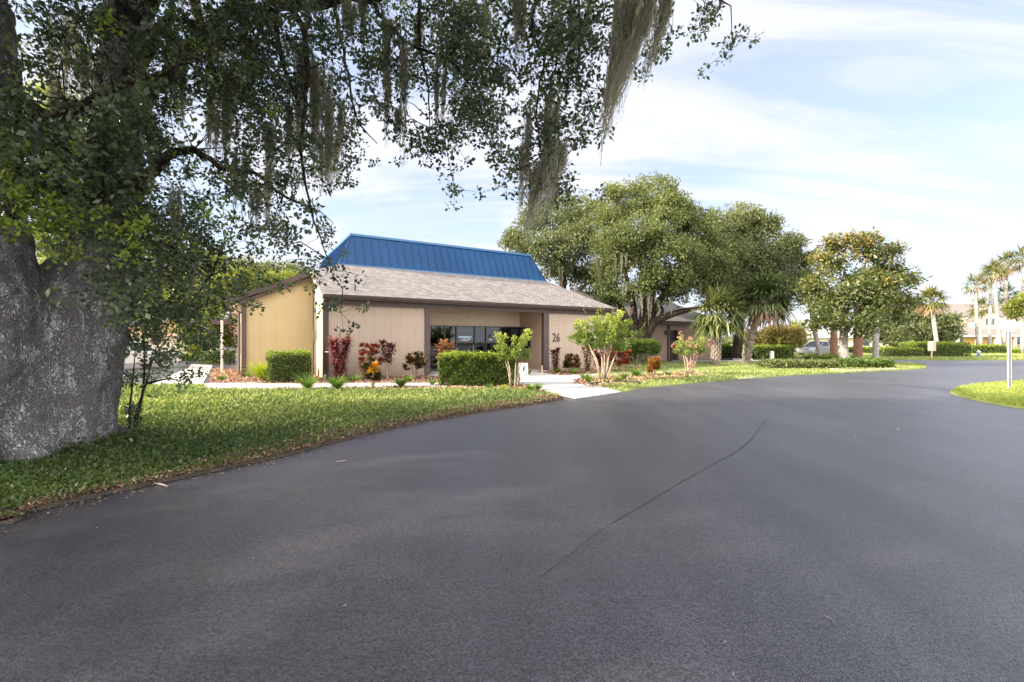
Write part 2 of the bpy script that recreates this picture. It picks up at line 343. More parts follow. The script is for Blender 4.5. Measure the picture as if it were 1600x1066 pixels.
def bark(name, c1, c2, c3, sc=5.0, stretch=.32, dist=.03, patch=None):
    m = bpy.data.materials.new(name); m.use_nodes = True; t = m.node_tree; b = t.nodes['Principled BSDF']; b.inputs['Roughness'].default_value = .93; b.inputs['Specular IOR Level'].default_value = .2
    tcn = t.nodes.new('ShaderNodeTexCoord'); mp = t.nodes.new('ShaderNodeMapping'); mp.inputs['Scale'].default_value = (1, 1, stretch); t.links.new(tcn.outputs['Object'], mp.inputs[0])
    nz0 = t.nodes.new('ShaderNodeTexNoise'); nz0.inputs['Scale'].default_value = sc*1.2; nz0.inputs['Detail'].default_value = 5; t.links.new(mp.outputs[0], nz0.inputs['Vector'])
    av = t.nodes.new('ShaderNodeMix'); av.data_type = 'RGBA'; av.blend_type = 'LINEAR_LIGHT'; av.inputs[0].default_value = .12; t.links.new(mp.outputs[0], av.inputs[6]); t.links.new(nz0.outputs['Color'], av.inputs[7])
    vo = t.nodes.new('ShaderNodeTexVoronoi'); vo.feature = 'DISTANCE_TO_EDGE'; vo.inputs['Scale'].default_value = sc*3.0; t.links.new(av.outputs[2], vo.inputs['Vector'])
    cr = t.nodes.new('ShaderNodeMapRange'); cr.inputs['From Min'].default_value = 0.0; cr.inputs['From Max'].default_value = .11; t.links.new(vo.outputs['Distance'], cr.inputs['Value'])
    nv = t.nodes.new('ShaderNodeTexNoise'); nv.inputs['Scale'].default_value = sc*.8; nv.inputs['Detail'].default_value = 4; t.links.new(mp.outputs[0], nv.inputs['Vector'])
    nvr = t.nodes.new('ShaderNodeMapRange'); nvr.inputs['From Min'].default_value = .35; nvr.inputs['From Max'].default_value = .65; nvr.inputs['To Min'].default_value = .42; nvr.inputs['To Max'].default_value = .10; t.links.new(nv.outputs['Fac'], nvr.inputs['Value']); t.links.new(nvr.outputs[0], cr.inputs['From Max'])
    nz = t.nodes.new('ShaderNodeTexNoise'); nz.inputs['Scale'].default_value = patch or sc*.35; nz.inputs['Detail'].default_value = 8; nz.inputs['Roughness'].default_value = .65; t.links.new(tcn.outputs['Object'], nz.inputs['Vector'])
    pr = t.nodes.new('ShaderNodeMapRange'); pr.inputs['From Min'].default_value = .42; pr.inputs['From Max'].default_value = .62; t.links.new(nz.outputs['Fac'], pr.inputs['Value'])
    x = t.nodes.new('ShaderNodeMix'); x.data_type = 'RGBA'; t.links.new(pr.outputs[0], x.inputs[0]); x.inputs[6].default_value = (*c1, 1); x.inputs[7].default_value = (*c2, 1)
    y = t.nodes.new('ShaderNodeMix'); y.data_type = 'RGBA'; t.links.new(cr.outputs[0], y.inputs[0]); y.inputs[6].default_value = (*c3, 1); t.links.new(x.outputs[2], y.inputs[7])
    nf = t.nodes.new('ShaderNodeTexNoise'); nf.inputs['Scale'].default_value = sc*9; nf.inputs['Detail'].default_value = 8; t.links.new(tcn.outputs['Object'], nf.inputs['Vector'])
    mr = t.nodes.new('ShaderNodeMapRange'); mr.inputs['From Min'].default_value = .3; mr.inputs['From Max'].default_value = .7; mr.inputs['To Min'].default_value = .6; mr.inputs['To Max'].default_value = 1.3; t.links.new(nf.outputs['Fac'], mr.inputs['Value'])
    w = t.nodes.new('ShaderNodeMix'); w.data_type = 'RGBA'; w.blend_type = 'MULTIPLY'; w.inputs[0].default_value = 1; t.links.new(y.outputs[2], w.inputs[6]); t.links.new(mr.outputs[0], w.inputs[7])
    t.links.new(w.outputs[2], b.inputs['Base Color'])
    ad = t.nodes.new('ShaderNodeMath'); ad.operation = 'MULTIPLY_ADD'; t.links.new(nf.outputs['Fac'], ad.inputs[0]); ad.inputs[1].default_value = .35; t.links.new(cr.outputs[0], ad.inputs[2])
    bp = t.nodes.new('ShaderNodeBump'); bp.inputs['Strength'].default_value = 1; bp.inputs['Distance'].default_value = dist; t.links.new(ad.outputs[0], bp.inputs['Height']); t.links.new(bp.outputs[0], b.inputs['Normal'])
    return m
M['oak_bark'] = bark('oak_bark', (.54, .52, .53), (.74, .73, .75), (.24, .22, .22), sc=11.5, stretch=.36, dist=.04, patch=1.7)
M['limb_bark'] = bark('limb_bark', (.09, .065, .05), (.15, .12, .10), (.03, .022, .018), sc=7)
M['far_bark'] = bark('far_bark', (.11, .08, .06), (.17, .13, .10), (.04, .03, .024), sc=3)
M['pale_bark'] = bark('pale_bark', (.50, .46, .42), (.62, .58, .53), (.30, .27, .24), sc=4)
M['crape_bark'] = bark('crape_bark', (.48, .40, .31), (.60, .52, .43), (.33, .25, .18), sc=5, dist=.005)
M['palm_bark'] = bark('palm_bark', (.36, .31, .26), (.46, .41, .36), (.18, .14, .11), sc=3, stretch=2)
M['boot'] = mat('palm_boots', (.30, .23, .18), .9, (.42, .36, .31), 8, bump=.5, bscale=30)
M['red_boot'] = mat('red_palm_boots', (.36, .20, .12), .9, (.46, .28, .18), 8, bump=.5, bscale=30)
M['oak_leaf'] = leaf_mat('oak_leaf', [(0, (.022, .036, .026)), (.35, (.055, .085, .052)), (.7, (.13, .18, .095)), (.93, (.24, .28, .12)), (1, (.34, .36, .11))], .40, .30, .8)
M['young_leaf'] = leaf_mat('young_leaf', [(0, (.10, .18, .03)), (1, (.30, .36, .05))], .4)
M['midoak_leaf'] = leaf_mat('mid_oak_leaf', [(0, (.05, .068, .028)), (.5, (.125, .15, .055)), (1, (.27, .29, .11))], .35, .5, .3)
M['grey_oak_leaf'] = leaf_mat('grey_oak_leaf', [(0, (.065, .085, .042)), (.5, (.135, .155, .070)), (1, (.25, .265, .12))], .35, .5, .3)
M['magnolia_leaf'] = leaf_mat('magnolia_leaf', [(0, (.04, .058, .02)), (.38, (.085, .112, .03)), (.62, (.155, .16, .045)), (.8, (.27, .20, .065)), (1, (.42, .27, .10))], .25, .35, .5)
M['yg_leaf'] = leaf_mat('yellow_green_leaf', [(0, (.10, .13, .03)), (.5, (.20, .23, .05)), (1, (.38, .38, .09))], .45, .5, .3)
M['orange_leaf'] = leaf_mat('orange_green_leaf', [(0, (.09, .11, .03)), (.6, (.20, .17, .05)), (1, (.38, .22, .08))], .4, .5, .3)
M['hedge_leaf'] = leaf_mat('hedge_leaf', [(0, (.03, .055, .016)), (.6, (.085, .135, .03)), (1, (.20, .27, .05))], .25, .4, .4)
M['hedge_new'] = leaf_mat('hedge_new_growth', [(0, (.13, .20, .025)), (1, (.34, .40, .06))], .4, .4, .4)
M['crape_leaf'] = leaf_mat('crape_leaf', [(0, (.06, .10, .03)), (.45, (.17, .23, .05)), (1, (.50, .52, .10))], .4)
M['pink_leaf'] = leaf_mat('pink_flower', [(0, (.45, .15, .12)), (.5, (.6, .22, .22)), (1, (.65, .40, .35))], .3)
M['ti_red'] = leaf_mat('red_ti_leaf', [(0, (.07, .015, .02)), (.5, (.22, .04, .05)), (1, (.42, .17, .17))], .25)
M['ti_dark'] = leaf_mat('dark_ti_leaf', [(0, (.045, .012, .018)), (.6, (.12, .025, .035)), (1, (.22, .07, .07))], .2)
M['ti_bronze'] = leaf_mat('bronze_ti_leaf', [(0, (.16, .06, .03)), (.6, (.34, .17, .08)), (1, (.50, .30, .15))], .3)
M['croton_dark'] = leaf_mat('dark_croton_leaf', [(0, (.018, .025, .010)), (.45, (.05, .07, .015)), (.75, (.14, .03, .015)), (1, (.35, .14, .02))], .2)
M['croton_red'] = leaf_mat('red_croton_leaf', [(0, (.04, .015, .012)), (.5, (.16, .025, .015)), (1, (.36, .07, .02))], .2)
M['croton_yellow'] = leaf_mat('yellow_croton_leaf', [(0, (.35, .08, .01)), (.5, (.62, .32, .02)), (1, (.75, .55, .05))], .3)
M['croton_orange'] = leaf_mat('orange_croton_leaf', [(0, (.08, .07, .02)), (.5, (.30, .12, .025)), (1, (.55, .30, .05))], .3)
M['tuft'] = leaf_mat('tuft_blade', [(0, (.05, .11, .02)), (.6, (.12, .22, .03)), (1, (.25, .34, .05))], .35)
M['blade_y'] = leaf_mat('yellow_blade', [(0, (.22, .30, .03)), (1, (.50, .55, .06))], .4)
M['palm_leaf'] = leaf_mat('palm_leaf', [(0, (.030, .050, .025)), (.5, (.07, .10, .04)), (.85, (.15, .18, .06)), (1, (.3, .28, .1))], .2, .4, .4)
M['palm_leaf_mix'] = leaf_mat('mixed_palm_leaf', [(0, (.04, .06, .03)), (.5, (.10, .13, .045)), (.8, (.22, .23, .08)), (1, (.42, .38, .18))], .2, .45, .3)
M['palm_leaf_y'] = leaf_mat('yellow_palm_leaf', [(0, (.07, .09, .025)), (.5, (.17, .18, .05)), (1, (.42, .36, .12))], .3, .45, .3)  # yellower frond colour than the other palms
M['dead_frond'] = leaf_mat('dead_frond', [(0, (.20, .11, .07)), (1, (.42, .30, .2))], .2, .8, .1)
M['moss'] = leaf_mat('spanish_moss', [(0, (.20, .19, .165)), (.5, (.40, .385, .34)), (1, (.66, .63, .56))], .35, .9, .1)
M['far_moss'] = leaf_mat('distant_moss', [(0, (.10, .10, .075)), (.5, (.20, .195, .15)), (1, (.34, .33, .26))], .2, .9, .1)
M['grass'] = leaf_mat('grass_blade', [(0, (.045, .080, .035)), (.33, (.12, .175, .060)), (.62, (.27, .33, .115)), (.85, (.46, .46, .18)), (1, (.62, .54, .33))], .35, .6, .2)
M['groundcover'] = leaf_mat('groundcover_leaf', [(0, (.03, .055, .022)), (.5, (.075, .12, .035)), (.85, (.15, .21, .06)), (.97, (.3, .3, .06)), (1, (.3, .14, .08))], .3, .4, .4)
M['bgrass'] = leaf_mat('bright_grass_blade', [(0, (.19, .25, .065)), (.6, (.33, .38, .10)), (1, (.50, .50, .18))], .4, .6, .2)
M['chip'] = leaf_mat('mulch_chip', [(0, (.16, .08, .05)), (.5, (.36, .21, .14)), (1, (.58, .43, .32))], 0, .9, .1)
M['litter'] = leaf_mat('leaf_litter', [(0, (.10, .06, .04)), (.5, (.22, .14, .09)), (1, (.42, .33, .24))], 0, .9, .1)
M['debris'] = leaf_mat('road_grit', [(0, (.03, .03, .03)), (.5, (.25, .22, .18)), (1, (.6, .57, .52))], 0, .9, .1)
M['inner'] = mat('inner_twigs', (.035, .045, .016), .95, (.06, .05, .03), 12, bump=.8, bscale=30)

# ------------------------------------------------------------------ ground, road, paths
def sheet(name, poly, z, m, skirt=0.0, sub=0):
    """flat ground sheet with an optional sloping skirt down to z-skirt"""
    mb = MB(); n = len(poly)
    a = sum(poly[i][0]*poly[(i+1) % n][1]-poly[(i+1) % n][0]*poly[i][1] for i in range(n))
    if a < 0: poly = poly[::-1]
    mb.add([(x, y, z) for x, y in poly], [tuple(range(n))])
    if skirt:
        vs = []; fs = []
        for i in range(n):
            p0 = Vector(poly[i-1]); p = Vector(poly[i]); p1 = Vector(poly[(i+1) % n])
            t = (p1-p0).normalized(); nn = Vector((t.y, -t.x)); q = p+nn*skirt*1.2
            vs += [(p.x, p.y, z), (q.x, q.y, z-skirt)]
        for i in range(n):
            j = (i+1) % n; fs.append((2*i, 2*i+1, 2*j+1, 2*j))
        mb.add(vs, fs)
    o = mb.build(name, m); tag(o, kind='structure'); return o
def smooth_poly(pts, k=4):
    out = []; n = len(pts)
    for i in range(n):
        p0, p1, p2, p3 = [Vector(pts[(i+j-1) % n]) for j in range(4)]
        for q in range(k):
            t = q/k; out.append(tuple(.5*((2*p1)+(-p0+p2)*t+(2*p0-5*p1+4*p2-p3)*t*t+(-p0+3*p1-3*p2+p3)*t**3)))
    return out
def line(pts, k=5):
    P = [Vector(p) for p in pts]; P = [2*P[0]-P[1]]+P+[2*P[-1]-P[-2]]; out = []
    for i in range(1, len(P)-2):
        for q in range(k):
            t = q/k; p0, p1, p2, p3 = P[i-1:i+3]
            out.append(.5*((2*p1)+(-p0+p2)*t+(2*p0-5*p1+4*p2-p3)*t*t+(-p0+3*p1-3*p2+p3)*t**3))
    return out+[P[-2]]
g = MB(); g.add([(-600,-200,-.03),(600,-200,-.03),(600,900,-.03),(-600,900,-.03)], [(0,1,2,3)])
tag(g.build('ground', M['soil_grass']), kind='structure')
tag(MB().add([(-60,-40,0),(140,-40,0),(140,37,0),(-60,37,0)], [(0,1,2,3)]).build('road', M['asphalt']), kind='structure')
edge1 = [(-30,-1.0),(-14,.4),(-8,2.2)]+[gp(*p) for p in [(-60,826),(0,808),(60,796),(120,782),(240,756),(330,737),(400,722),(470,705),(520,692),(590,675),(640,664),(700,653),(760,643),(810,636),(850,630),(878,624)]]
edge1 = [tuple(p) for p in line(edge1, 4)]
back1 = [gp(*p) for p in [(868,619),(830,612),(790,610),(700,610.5),(600,611),(500,611.5),(400,611.5),(322,611),(318,604),(255,604),(150,604)]]+[(-22,15),(-40,14),(-40,-1)]
LAWN1 = edge1+back1
sheet('front_lawn', LAWN1, .03, M['turf'], .03)
# litter verge along the road edge
vs = []; fs = []
for i, p in enumerate(edge1):
    w = .10+.10*RNG.random()+ (.25 if p[1] > 9 else .05); q0 = edge1[max(i-1, 0)]; q1 = edge1[min(i+1, len(edge1)-1)]
    t = (Vector(q1)-Vector(q0)).normalized(); nn = Vector((-t.y, t.x))
    a = Vector(p)+nn*w; b_ = Vector(p)-nn*(.045+.035*RNG.random())
    vs += [(a.x, a.y, .034), (p[0], p[1], .034), (b_.x, b_.y, .005)]
for i in range(len(edge1)-1): fs += [(3*i, 3*i+1, 3*i+4, 3*i+3), (3*i+1, 3*i+2, 3*i+5, 3*i+4)]
tag(MB().add(vs, fs).build('verge', M['dirt']), kind='structure')
BED = [gp(*p) for p in [(868,622),(874,620.5),(866,617),(838,609),(825,604),(822,596),(835,586),(900,588),(960,587)]]
# planting bed strip round the building front (mulch), under the walks
bed = [gp(*p) for p in [(330,603),(318,609),(400,609.5),(500,609.5),(600,609.5),(700,608.5),(760,609.5),(800,611),(845,615),(869,619.5)]]+[gp(880,590), gp(960,585), gp(1010,580)]+[(7.5,27),(3,26),(-10,21),(-14,22.5),(-15.5,23.5)]+[gp(330,588)]
sheet('mulch_bed', bed, .022, M['mulch'], .02)
bed2 = [gp(*p) for p in [(905,594),(960,589.5),(1020,586.5),(1075,582.5),(1105,583),(1098,588),(1065,592),(1010,597),(960,603),(925,606),(895,601)]]
lawn2 = [gp(*p) for p in [(968,614),(990,609),(1010,606),(1060,601),(1100,597.5),(1170,592),(1240,587),(1330,582.5),(1390,579.5),(1430,577.5),(1446,575),(1444,571.5),(1425,568.5),(1380,567),(1300,566.3),(1240,566.3),(1100,566.8),(1000,567),(940,569),(940,585),(905,594),(930,603)]]
LAWN2 = smooth_poly(lawn2, 3)
sheet('side_lawn', LAWN2, .018, M['turf'], .02)
sheet('mulch_island', smooth_poly(bed2, 3), .026, M['mulch'])
walk = [gp(*p) for p in [(320,600.5),(322,609),(400,609),(480,607.5),(560,606.5),(640,605.5),(700,605),(800,603),(838,603),(845,593),(800,597.5),(700,599.5),(600,600),(500,600.5),(420,601),(395,599.5)]]
sheet('sidewalk', walk, .036, M['concrete'], .03)
entry = [gp(*p) for p in [(868,616.5),(900,624),(935,619),(969,613.5),(930,604),(900,597.5),(890,593.5),(872,588),(845,583.5),(800,580),(790,592),(822,601),(838,608)]]
sheet('entry_walk', entry, .042, M['concrete'], .03)
path2 = [gp(*p) for p in [(872,588.4),(893,594.5),(940,590.5),(1000,587.5),(1040,585.5),(1065,583),(1108,582),(1112,579.6),(1062,579.8),(1020,581.3),(960,584),(915,586.5)]]
sheet('side_path', path2, .039, M['concrete'], .02)
sheet('parking_lane', [gp(1050,566.3), gp(1240,565.8), gp(1238,561.5), gp(1180,560.5), gp(1050,561.5)], .012, M['concrete'])
sheet('driveway', [gp(258,603.8), gp(317,603.8), gp(318,598), gp(330,578), gp(332,571), gp(300,570), gp(292,576), gp(262,590), gp(225,600), gp(225,603.8)], .020, M['concrete'])
sheet('utility_slab', [gp(1152,592.6), gp(1176,591.2), gp(1186,588.6), gp(1163,589.2), gp(1150,590.3)], .030, M['concrete'], .02)
kb = MB()
kpts = [gp(*p) for p in [(1297,578.8),(1320,581.0),(1345,581.0),(1375,579.4),(1400,578.2)]]
for i in range(len(kpts)-1):
    a = Vector(kpts[i]); b_ = Vector(kpts[i+1]); t = (b_-a).normalized(); nn = Vector((-t.y, t.x))*.16
    kb.hexa([(a.x,a.y,0),(b_.x,b_.y,0),(b_.x+nn.x,b_.y+nn.y,0),(a.x+nn.x,a.y+nn.y,0)], [(a.x,a.y,.09),(b_.x,b_.y,.09),(b_.x+nn.x,b_.y+nn.y,.09),(a.x+nn.x,a.y+nn.y,.09)])
tag(kb.build('kerb', M['kerb'], bevel=.01), kind='structure')
isl = [gp(*p) for p in [(1488,613),(1497,608.5),(1520,603.5),(1560,600),(1600,597.5),(1700,593),(1850,592),(1850,660),(1700,650),(1600,638.5),(1560,632.5),(1520,624.5),(1497,618)]]
ISL = smooth_poly(isl, 4)
sheet('grass_island', ISL, .04, M['bright_turf'], .04)
FARL = [gp(1200,561.2), gp(1330,561.4), gp(1440,563.0), gp(1700,563.2), (90,36.0), (140,36), (140,130), (-10,130), (-10,52), (16,40)]
sheet('far_lawn', FARL, .03, M['turf'], .03)
sheet('cross_street', [gp(1235,558.6), gp(1290,558.2), gp(1292,556.4), gp(1120,555.8), gp(1120,558.2)], .045, M['concrete'])
# seam in the asphalt
sp_ = [gp(*p) for p in [(1224,626),(1208,645),(1190,664),(1176,684),(1150,706),(1110,728),(1050,762),(1000,792),(940,828),(890,868),(840,905)]]
sp_ = line(sp_, 5); vs = []; fs = []
for i, p in enumerate(sp_):
    w = (.002+.006*RNG.random())*(1+1.0*math.exp(-((i/len(sp_)-.33)/.14)**2))*(1 if i < len(sp_)*.75 else .5); vs += [(p.x-w, p.y, .004), (p.x+w, p.y, .004)]
for i in range(len(sp_)-1): fs.append((2*i, 2*i+1, 2*i+3, 2*i+2))
tag(MB().add(vs, fs).build('pavement_seam', M['seam']), kind='structure')

# ------------------------------------------------------------------ grass, chips, litter
def blades(name, X, Y, z, L, Wd, m, lean=.6, leafy=False, rlo=0, rhi=1, patch=.5):
    n = len(X); C = np.stack([X, Y, np.full(n, z)], 1)
    if leafy: C[:, 2] += RNG.random(n)*.035
    D = RNG.normal(size=(n, 3))*lean; D[:, 2] = np.abs(D[:, 2])+(.35 if leafy else .8); D = unit(D)
    V, Fc = leaves(C, D, L*(.5+RNG.random(n)), Wd*(.6+.8*RNG.random(n)))
    # patchy colour: low frequency pattern that belongs to the turf
    pt = .5+.17*np.sin(X*1.3+1.7*np.sin(Y*.9))+.17*np.sin(Y*1.9+1.1*np.sin(X*.7+2))+.16*np.sin(X*4.1+2*np.sin(Y*3.3))*np.sin(Y*5.2+1.5*np.sin(X*2.7))
    r = np.clip((1-patch)*RNG.random(n)+patch*(pt*.7+.3*RNG.random(n)), 0, 1)*(rhi-rlo)+rlo
    return tag(np_mesh(name, V, Fc, m, rnd=np.repeat(r, 4)), kind='stuff')
def dist(X, Y): return np.sqrt(X*X+Y*Y)
vis = lambda X, Y: (np.abs(X) < Y*1.25+1.0) & (Y > 1)
X, Y = sample_poly(LAWN1, 1500000, lambda X, Y: np.where(vis(X, Y) & (Y < 15.5), np.clip((5.2/dist(X, Y))**1.7, 0, 1), 0))
# blade size grows with distance; near the oak the cover is leafy
D_ = dist(X, Y); near = (Y < 7.6+.35*np.sin(X*3)+.6*RNG.normal(size=len(X)))
tag(blades('groundcover', X[near], Y[near], .028, .034+.0014*D_[near], .010+.0006*D_[near], M['groundcover'], 1.0, True), 'low leafy green groundcover around the foot of the big oak', 'groundcover')
k = ~near
tag(blades('lawn_grass', X[k], Y[k], .028, .036+.0030*D_[k], .007+.0009*D_[k], M['grass'], 1.0, True, patch=.45), 'short yellow-green grass of the lawn in front of the office', 'grass')
X, Y = sample_poly(LAWN2, 120000); k = RNG.random(len(X)) < .6
tag(blades('side_grass', X[k], Y[k], .016, .09, .016, M['grass'], .8, rlo=.25), 'sunny short grass beside the road right of the office', 'grass')
X, Y = sample_poly(ISL, 160000, lambda X, Y: vis(X, Y)*1.0)
tag(blades('island_grass', X, Y, .036, .07, .011, M['bgrass'], .8), 'bright lime grass round the road sign post', 'grass')
X, Y = sample_poly([gp(1200,561.2), gp(1330,561.4), gp(1440,563.0), gp(1640,563.2), gp(1700,554), gp(1200,554)], 60000)
tag(blades('far_grass', X, Y, .03, .14, .03, M['grass'], .8, rlo=.3), 'strip of grass along the far side of the road', 'grass')
def chips(name, poly, n, z, m, L, W_, dens=None, label=None, cat=None):
    X, Y = sample_poly(poly, n, dens); n = len(X); C = np.stack([X, Y, z+RNG.random(n)*.02], 1); sc_d = np.clip(dist(X, Y)/11, .42, 1.5)
    D = RNG.normal(size=(n, 3)); D[:, 2] *= .35; D = unit(D); V, Fc = leaves(C, D, sc_d*L*(.4+1.2*RNG.random(n)), sc_d*W_*(.5+RNG.random(n)))
    return tag(np_mesh(name, V, Fc, m, rnd=np.repeat(RNG.random(n), 4)), label, cat, kind='stuff')
chips('mulch_chips', bed, 60000, .024, M['chip'], .06, .02, lambda X, Y: (vis(X, Y) & ~in_poly(X, Y, walk) & ~in_poly(X, Y, entry) & ~in_poly(X, Y, path2))*1.0, 'reddish bark mulch in the bed along the building', 'mulch')
chips('mulch_chips', bed2, 16000, .028, M['chip'], .07, .022, None, 'bark mulch round the large crape myrtle', 'mulch')
ev = [p for p in edge1 if p[0] > -9]; strip = ev+[(p[0]-.08-.3*(p[1] > 5), p[1]+.20+.15*(p[1] > 6)) for p in reversed(ev)]
chips('leaf_litter', strip, 1600000, .04, M['litter'], .06, .016, None, 'dry brown leaf litter between lawn and asphalt', 'leaf litter')
X, Y = sample_poly([(p[0]+.0, p[1]) for p in ev]+[(p[0]+.25, p[1]-.22) for p in reversed(ev)], 60000); k = RNG.random(len(X)) < .8
n = k.sum(); V, Fc = leaves(np.stack([X[k], Y[k], .006+.012*RNG.random(n)], 1), unit(RNG.normal(size=(n, 3))*[1, 1, .1]), .012+.02*RNG.random(n), .003+.004*RNG.random(n))
tag(np_mesh('edge_crumbs', V, Fc, M['litter'], rnd=np.repeat(RNG.random(n), 4)), 'crumbs of dry leaves spilled on the asphalt edge', 'leaf litter', kind='stuff')
def fallen(px0, py0, px1, py1, r, label):
    a = gp(px0, py0); b_ = gp(px1, py1); mid = ((a[0]+b_[0])/2+.01, (a[1]+b_[1])/2)
    tag(MB().tube([(a[0], a[1], r+.003), (mid[0], mid[1], r*1.5+.003), (b_[0], b_[1], r+.003)], [r*.6, r, r*.5], 6).build('twig', M['litter_twig']), label, 'twig')
chips('fallen_leaves', LAWN1, 26000, .055, M['litter'], .06, .02, lambda X, Y: vis(X, Y)*np.clip((6/np.maximum(dist(X, Y), 1))**1.3, 0, 1)*(Y < 15), 'scattered dry leaves fallen over the lawn', 'fallen leaves')
chips('road_debris', [(-4, 1.8), (6, 1.8), (14, 11), (-2, 8)], 420, .004, M['debris'], .022, .006, None, 'tiny pale bits of leaf and grit scattered on the asphalt', 'debris')
M['litter_twig'] = mat('dry_twig', (.42, .33, .26), .8)
fallen(1287, 963, 1303, 974, .0022, 'thin dry twig lying in the middle of the near asphalt')
fallen(524, 723, 541, 721, .006, 'pale dry twig on the asphalt near the lawn edge')
fallen(240, 757, 262, 762, .010, 'curled dry bark strip at the lawn edge near the oak')
fallen(535, 949, 541, 944, .002, 'tiny pale twig on the asphalt at lower left')

# ------------------------------------------------------------------ main office building
ANG = math.radians(31.3)
def loc2w(s, t): return (-6.88+.8545*s-.5195*t, 16.74+.5195*s+.8545*t)
B = empty('office_building', (-6.88, 16.74, 0), ANG, 'tan single-storey office numbered 26 with blue metal mansard and brown trim', 'office building')
L = 14.12; ZW = 2.96; E = 3.13; SL = .4156
def roofz(t): return E+SL*(t+.3)
w = MB(); w.box(0, 3.95, 0, .16, 0, ZW); w.build('front_wall', M['siding'], B)
w = MB(); w.box(10.0, L, 0, .16, 0, ZW); w.build('front_wall', M['siding'], B)
w = MB().prism([(0,.16,0),(0,3.0,0),(0,3.0,roofz(3.0)-.10),(0,.16,roofz(.16)-.10)], (.16,0,0)); w.build('side_wall', M['cream_siding'], B)
w = MB().prism([(-2.6,3.0,0),(0,3.0,0),(0,3.0,roofz(3)-.18),(-2.6,3.0,3.06)], (0,.16,0)); w.build('wing_wall', M['bounce_tint_siding'], B)
w = MB().box(-2.6, -2.44, 3.16, 18, 0, 3.05); w.build('end_wall', M['siding'], B)
w = MB().box(L-.16, L, .16, 18, 0, ZW); w.build('right_wall', M['siding'], B)
w = MB().box(-2.44, L-.16, 17.84, 18, 0, ZW); w.build('rear_wall', M['siding'], B)
# recessed entrance
RT = 2.07
w = MB().box(3.95, 9.98, RT, RT+.12, 2.18, 3.2); w.build('entrance_panel', M['panel'], B)
w = MB(); w.box(9.78, 9.94, .16, 1.1, 0, 2.98); w.box(9.78, 9.94, 1.1, 2.07, 0, 1.10); w.box(9.78, 9.94, 1.1, 2.07, 2.12, 2.98); w.box(9.78, 9.94, 1.98, 2.07, 1.10, 2.12); w.build('recess_wall', M['recess'], B)
w = MB().box(3.79, 3.95, .16, RT, 0, 2.98); w.build('recess_wall', M['recess'], B)
w = MB().box(3.96, 9.77, .02, RT-.002, 3.0, 3.04); w.build('entrance_ceiling', M['panel'], B)
w = MB().box(3.96, 9.77, -.6, RT+.01, .0, .06); w.build('entrance_step', M['concrete'], B)
wf = MB(); wf.box(9.72, 9.78, 1.06, 1.12, 1.08, 2.14); wf.box(9.72, 9.78, 1.94, 2.0, 1.08, 2.14); wf.box(9.72, 9.78, 1.12, 1.94, 2.09, 2.14); wf.box(9.72, 9.78, 1.12, 1.94, 1.08, 1.13)
wf = wf.build('window', M['dark'], B); MB().box(9.74, 9.76, 1.12, 1.94, 1.13, 2.09).build('pane', M['dark_glass'], wf)
# storefront
st = MB()
xs = [3.95, 4.02, 5.55, 6.15, 7.13, 7.75, 8.6, 9.71]
for x in xs: st.box(x, x+.06, RT-.06, RT+.04, .06, 2.18)
st.box(3.96, 9.77, RT-.055, RT+.035, 2.125, 2.175); st.box(3.96, 9.77, RT-.055, RT+.035, .065, .16)
st.box(6.21, 7.13, RT-.05, RT+.03, .16, .34)
SF = st.build('storefront_frame', M['dark'], B)
MB().box(4.0, 9.75, RT-.012, RT-.004, .14, 2.14).build('storefront_glass', M['glass'], B)
# lettering on the door: a blue band and two rows of small white strokes
MB().box(6.30, 7.00, RT-.018, RT-.015, 1.60, 1.685).build('door_lettering', mat('sky_blue_vinyl', (.25, .55, .80), .5), SF)
WV = mat('white_vinyl', (.82, .85, .88), .5); r_ = random.Random(3)
for row, (z0, z1, a, b_) in enumerate([(1.60, 1.685, 6.34, 6.80), (1.51, 1.575, 6.40, 6.92), (1.43, 1.49, 6.46, 6.86)]):
    x = a
    while x < b_:
        wdt = r_.choice([.018, .03, .045]); hgt = r_.choice([.6, 1, 1])*(z1-z0)
        MB().box(x, x+wdt, RT-.023, RT-.020, z0+.008, z0+hgt-.008).build('letter', WV, SF); x += wdt+r_.choice([.008, .012, .03])
for x in (4.28, 8.05): MB().tube([(x, RT-.02, 1.52), (x, RT-.026, 1.52)], .055, 16).build('window_decal', M['white_paint'], SF)
MB().tube([(7.05, RT-.07, .8), (7.05, RT-.11, .85), (7.05, RT-.11, 1.25), (7.05, RT-.07, 1.3)], .012, 8).build('door_handle', mat('steel', (.5, .5, .5), .3, metal=1), SF)
# dark interior seen through the glass
w = MB(); w.box(3.9, 9.9, 6.0, 6.1, 0, 2.9); w.box(3.9, 9.9, RT+.15, 6.0, 0, .05); w.box(3.8, 3.9, RT+.15, 6.1, 0, 2.9); w.box(9.9, 10, RT+.15, 6.1, 0, 2.9)
w.box(3.9, 9.9, RT+.15, 6, 2.85, 2.95); w.build('lobby_walls', mat('lobby', (.03, .03, .035), .8, (.045, .045, .045), 2), B)
